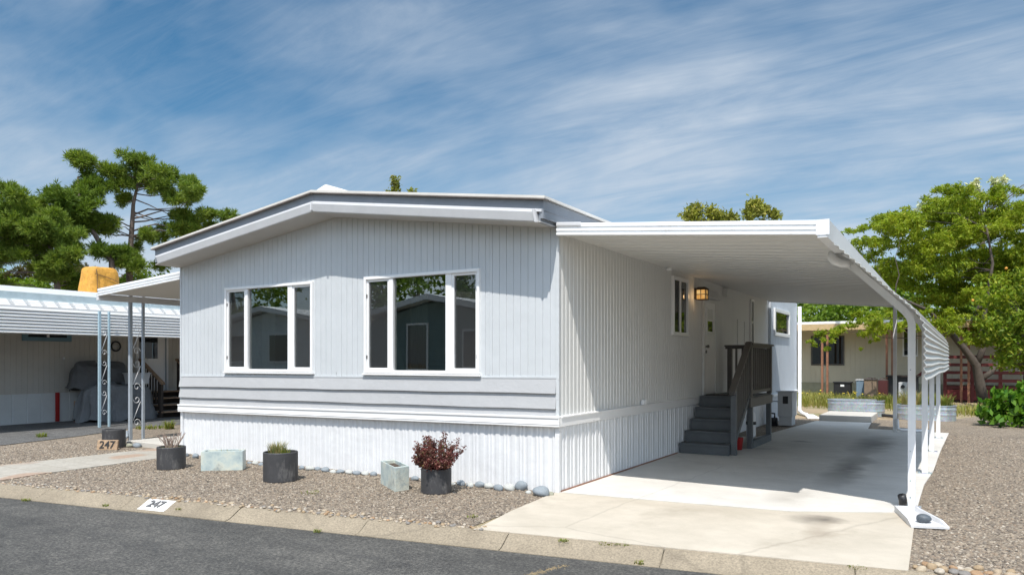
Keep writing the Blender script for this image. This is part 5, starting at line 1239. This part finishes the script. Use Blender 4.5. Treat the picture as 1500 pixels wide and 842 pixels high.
# greenery behind the cream house
def broad(name, x, y, h, rad, m, label, seed, n=40, leaf=.16, group=None, per=150, kind='tree'):
    r = random.Random(seed); cl = []
    for i in range(n):
        d = Vector((r.gauss(0, 1), r.gauss(0, 1), r.gauss(0, 1))).normalized(); q = r.uniform(.5, 1)
        cl.append(((x + d.x * rad * q, y + d.y * rad * q, h * .62 + d.z * h * .36 * q), rad * .3, rad * .3, rad * .24, per))
    return tree(name, [[(x, y, 0), (x + .2, y, h * .4), (x, y + .2, h * .75)]], [(.03 * h, .008 * h)], cl, m, M_BARK, 'leaf', label, kind, group, leafsize=leaf, seed=seed, limb_r=.06, nl=16)
broad('leafy_tree', -1.5, 42, 7.6, 4.2, M_GREEN, 'bright green leafy tree just behind the cream house roof', 51, 60, .16, None, 220)
broad('leafy_tree', 7.5, 44, 7.8, 4.5, M_GREEN, 'broad green tree behind the right part of the cream house', 52, 50)
broad('leafy_tree', 13, 36, 8.0, 4.5, M_OLIVE, 'olive tree beyond the right end of the cream house', 53, 50)

# ------------------------------------------------------------------ across the road (seen in the window reflections)
def facing_house(cx, cy, wdt, dep, label, wallm, trimm, wins):
    o = thing('facing_house', (cx, cy, 0), label, 'house')
    wl = MB(); x0, x1 = cx - wdt / 2, cx + wdt / 2
    z = .0
    while z < 3.0:
        wl.hexa([(x0, cy - .1, z), (x1, cy - .1, z), (x1, cy + .025, z), (x0, cy + .025, z), (x0, cy - .1, z + .2), (x1, cy - .1, z + .2), (x1, cy, z + .2), (x0, cy, z + .2)]); z += .2
    wl.build('front_siding', wallm, o)
    MB().profx([(x0, 0), (x1, 0), (x1, 3.2), (cx, 3.95), (x0, 3.2)], 'y', cy - dep, cy - .02).build('wall', wallm, o)
    b = MB()
    for sx in (-1, 1):
        xe = cx + sx * (wdt / 2 + .4); 
        q = [(cx, cy + .5, 4.0), (xe, cy + .5, 3.25), (xe, cy - dep, 3.25), (cx, cy - dep, 4.0)]
        b.hexa([q[0], q[1], q[2], q[3]] + [(p[0], p[1], p[2] + .22) for p in q])
    b.build('roof', M_WHITE, o)
    for (wx, wz, ww, wh) in wins:
        f = MB().box(wx - ww / 2, wx + ww / 2, cy, cy + .06, wz, wz + wh).build('window', trimm, o); MB().box(wx - ww / 2 + .08, wx + ww / 2 - .08, cy + .06, cy + .066, wz + .08, wz + wh - .08).build('pane', M_DGLASS, f)
    return o
facing_house(-13.6, -15.4, 7, 14, 'blue-green lap-sided house across the street, mirrored in the right front window', mat('blue_green_siding', (.19, .26, .25), .6), M_TRIM, [(-14.4, 1.2, 1.1, 1.9), (-11.6, 1.3, 1.2, 1.5)])
facing_house(-24.5, -16.5, 8, 14, 'pale blue house across the street, mirrored in the left front window', mat('pale_blue_siding', (.68, .73, .74), .6), M_TRIM, [(-23.6, 1.5, 1.6, 1.4), (-26.8, 1.5, 1.4, 1.4)])
facing_house(2, -17.5, 9, 14, 'beige house across the street, mirrored in the carport windows', mat('beige_siding', (.45, .40, .32), .6), M_TRIM, [(0, 1.3, 1.5, 1.4), (4, 1.3, 1.5, 1.4)])
for i, (x, y, h, rd) in enumerate(((-17, -31, 11, 5), (-9, -33, 10, 4.5), (-27.5, -32, 10, 5), (-34, -22, 9, 4), (-31, -14, 8, 2.6))):
    broad('shade_tree', x, y, h, rd, M_PINE2, ('tree mirrored above the blue-green house roof', 'tree mirrored beside the top of the right window', 'tree mirrored above the pale blue house', 'dark tree mirrored at the left of the left window', 'narrow tree mirrored left of the pale blue house')[i], 60 + i, 30, .22, None, 140)

# ------------------------------------------------------------------ sky, sun, camera
SUN = Vector((.196, -.56, 1.0)).normalized()
el = math.asin(SUN.z); az = math.atan2(SUN.x, SUN.y)
w = bpy.data.worlds.new('World'); sc.world = w; w.use_nodes = True
nt = w.node_tree; nt.nodes.clear(); N = nt.nodes.new; Lk = nt.links.new
out = N('ShaderNodeOutputWorld'); bg = N('ShaderNodeBackground'); sky = N('ShaderNodeTexSky'); sky.sky_type = 'NISHITA'; sky.sun_disc = False
sky.sun_elevation = el; sky.sun_rotation = az; sky.altitude = 100; sky.air_density = 1.0; sky.dust_density = .3; sky.ozone_density = 3.5
tc = N('ShaderNodeTexCoord'); sep = N('ShaderNodeSeparateXYZ'); Lk(tc.outputs['Generated'], sep.inputs[0])
def mth(op, a, b):
    m = N('ShaderNodeMath'); m.operation = op
    for i, v in enumerate((a, b)):
        if hasattr(v, 'links'): Lk(v, m.inputs[i])
        else: m.inputs[i].default_value = v
    return m.outputs[0]
zz = mth('ADD', mth('MAXIMUM', sep.outputs[2], 0.), .16)
cv = N('ShaderNodeCombineXYZ'); Lk(mth('DIVIDE', sep.outputs[0], zz), cv.inputs[0]); Lk(mth('DIVIDE', sep.outputs[1], zz), cv.inputs[1])
def cloud(scale, rot, stretch, lo, hi, det=9, rough=.62, dist=.6, loc=(0, 0, 0)):
    mp = N('ShaderNodeMapping'); mp.inputs['Rotation'].default_value = (0, 0, R(rot)); mp.inputs['Scale'].default_value = stretch; mp.inputs['Location'].default_value = loc
    Lk(cv.outputs[0], mp.inputs[0]); nz = N('ShaderNodeTexNoise'); nz.inputs['Scale'].default_value = scale; nz.inputs['Detail'].default_value = det; nz.inputs['Roughness'].default_value = rough; nz.inputs['Distortion'].default_value = dist
    Lk(mp.outputs[0], nz.inputs['Vector']); rp_ = N('ShaderNodeMapRange'); rp_.inputs[1].default_value = lo; rp_.inputs[2].default_value = hi; rp_.clamp = True; Lk(nz.outputs['Fac'], rp_.inputs[0]); return rp_.outputs[0]
a1 = cloud(.62, 28, (1, 1.5, 1), .38, .62, 5, .55, .4, (.3, 1.7, 0)); a2 = cloud(1.35, -60, (.62, 2.0, 1), .26, .80, 11, .64, 1.6); a3 = cloud(3.2, 40, (.5, 3.0, 1), .36, .78, 11, .72, .6, (4, 1, 0))
cf = mth('ADD', mth('MULTIPLY', a1, mth('ADD', mth('MULTIPLY', a2, .95), .30)), mth('MULTIPLY', a3, .22))
hz = mth('MULTIPLY', mth('POWER', mth('SUBTRACT', 1., mth('MAXIMUM', sep.outputs[2], 0.)), 5.), .42)
cf = mth('MINIMUM', mth('ADD', mth('MULTIPLY', cf, .8), hz), .88)
hs = N('ShaderNodeHueSaturation'); hs.inputs['Saturation'].default_value = 1.3; hs.inputs['Hue'].default_value = .488; hs.inputs['Value'].default_value = .74; Lk(sky.outputs[0], hs.inputs['Color'])
mx = N('ShaderNodeMix'); mx.data_type = 'RGBA'; dt_ = N('ShaderNodeVectorMath'); dt_.operation = 'DOT_PRODUCT'; Lk(tc.outputs['Generated'], dt_.inputs[0]); dt_.inputs[1].default_value = SUN
fw = mth('ADD', mth('MULTIPLY', mth('POWER', mth('MAXIMUM', dt_.outputs['Value'], 0.), 2.), 3.0), .62)   # thin cloud scatters forward: brighter towards the sun, boosted behind camera as added fill
cc_ = N('ShaderNodeVectorMath'); cc_.operation = 'SCALE'; cc_.inputs[0].default_value = (6.9, 7.8, 8.9); Lk(fw, cc_.inputs['Scale'])
Lk(cf, mx.inputs[0]); Lk(hs.outputs[0], mx.inputs[6]); Lk(cc_.outputs[0], mx.inputs[7])
Lk(mx.outputs[2], bg.inputs[0]); bg.inputs[1].default_value = .096; Lk(bg.outputs[0], out.inputs[0])
sl = bpy.data.lights.new('Sun', 'SUN'); sl.energy = 3.5; sl.angle = R(.53); sl.color = (1, .95, .875)
so = bpy.data.objects.new('Sun', sl); COL.objects.link(so); so.rotation_euler = SUN.to_track_quat('Z', 'Y').to_euler(); so.location = (0, 0, 30)
cam = bpy.data.cameras.new('Camera'); cam.sensor_width = 36; cam.lens = 36 * F / 1500; cam.shift_y = (HY - 421) / 1500; cam.clip_end = 2000; cam.clip_start = .05
co = bpy.data.objects.new('Camera', cam); COL.objects.link(co); co.location = CAM; co.rotation_euler = (R(90), 0, YAW); sc.camera = co
vs_ = sc.view_settings; vs_.view_transform = 'Standard'; vs_.look = 'None'; vs_.exposure = .58; vs_.gamma = 1; vs_.use_curve_mapping = False
sc.render.engine = 'CYCLES'; cy_ = sc.cycles; cy_.use_denoising = True; cy_.max_bounces = 7; cy_.diffuse_bounces = 4; cy_.glossy_bounces = 4; cy_.transparent_max_bounces = 8; cy_.caustics_reflective = False; cy_.caustics_refractive = False; cy_.sample_clamp_indirect = 6
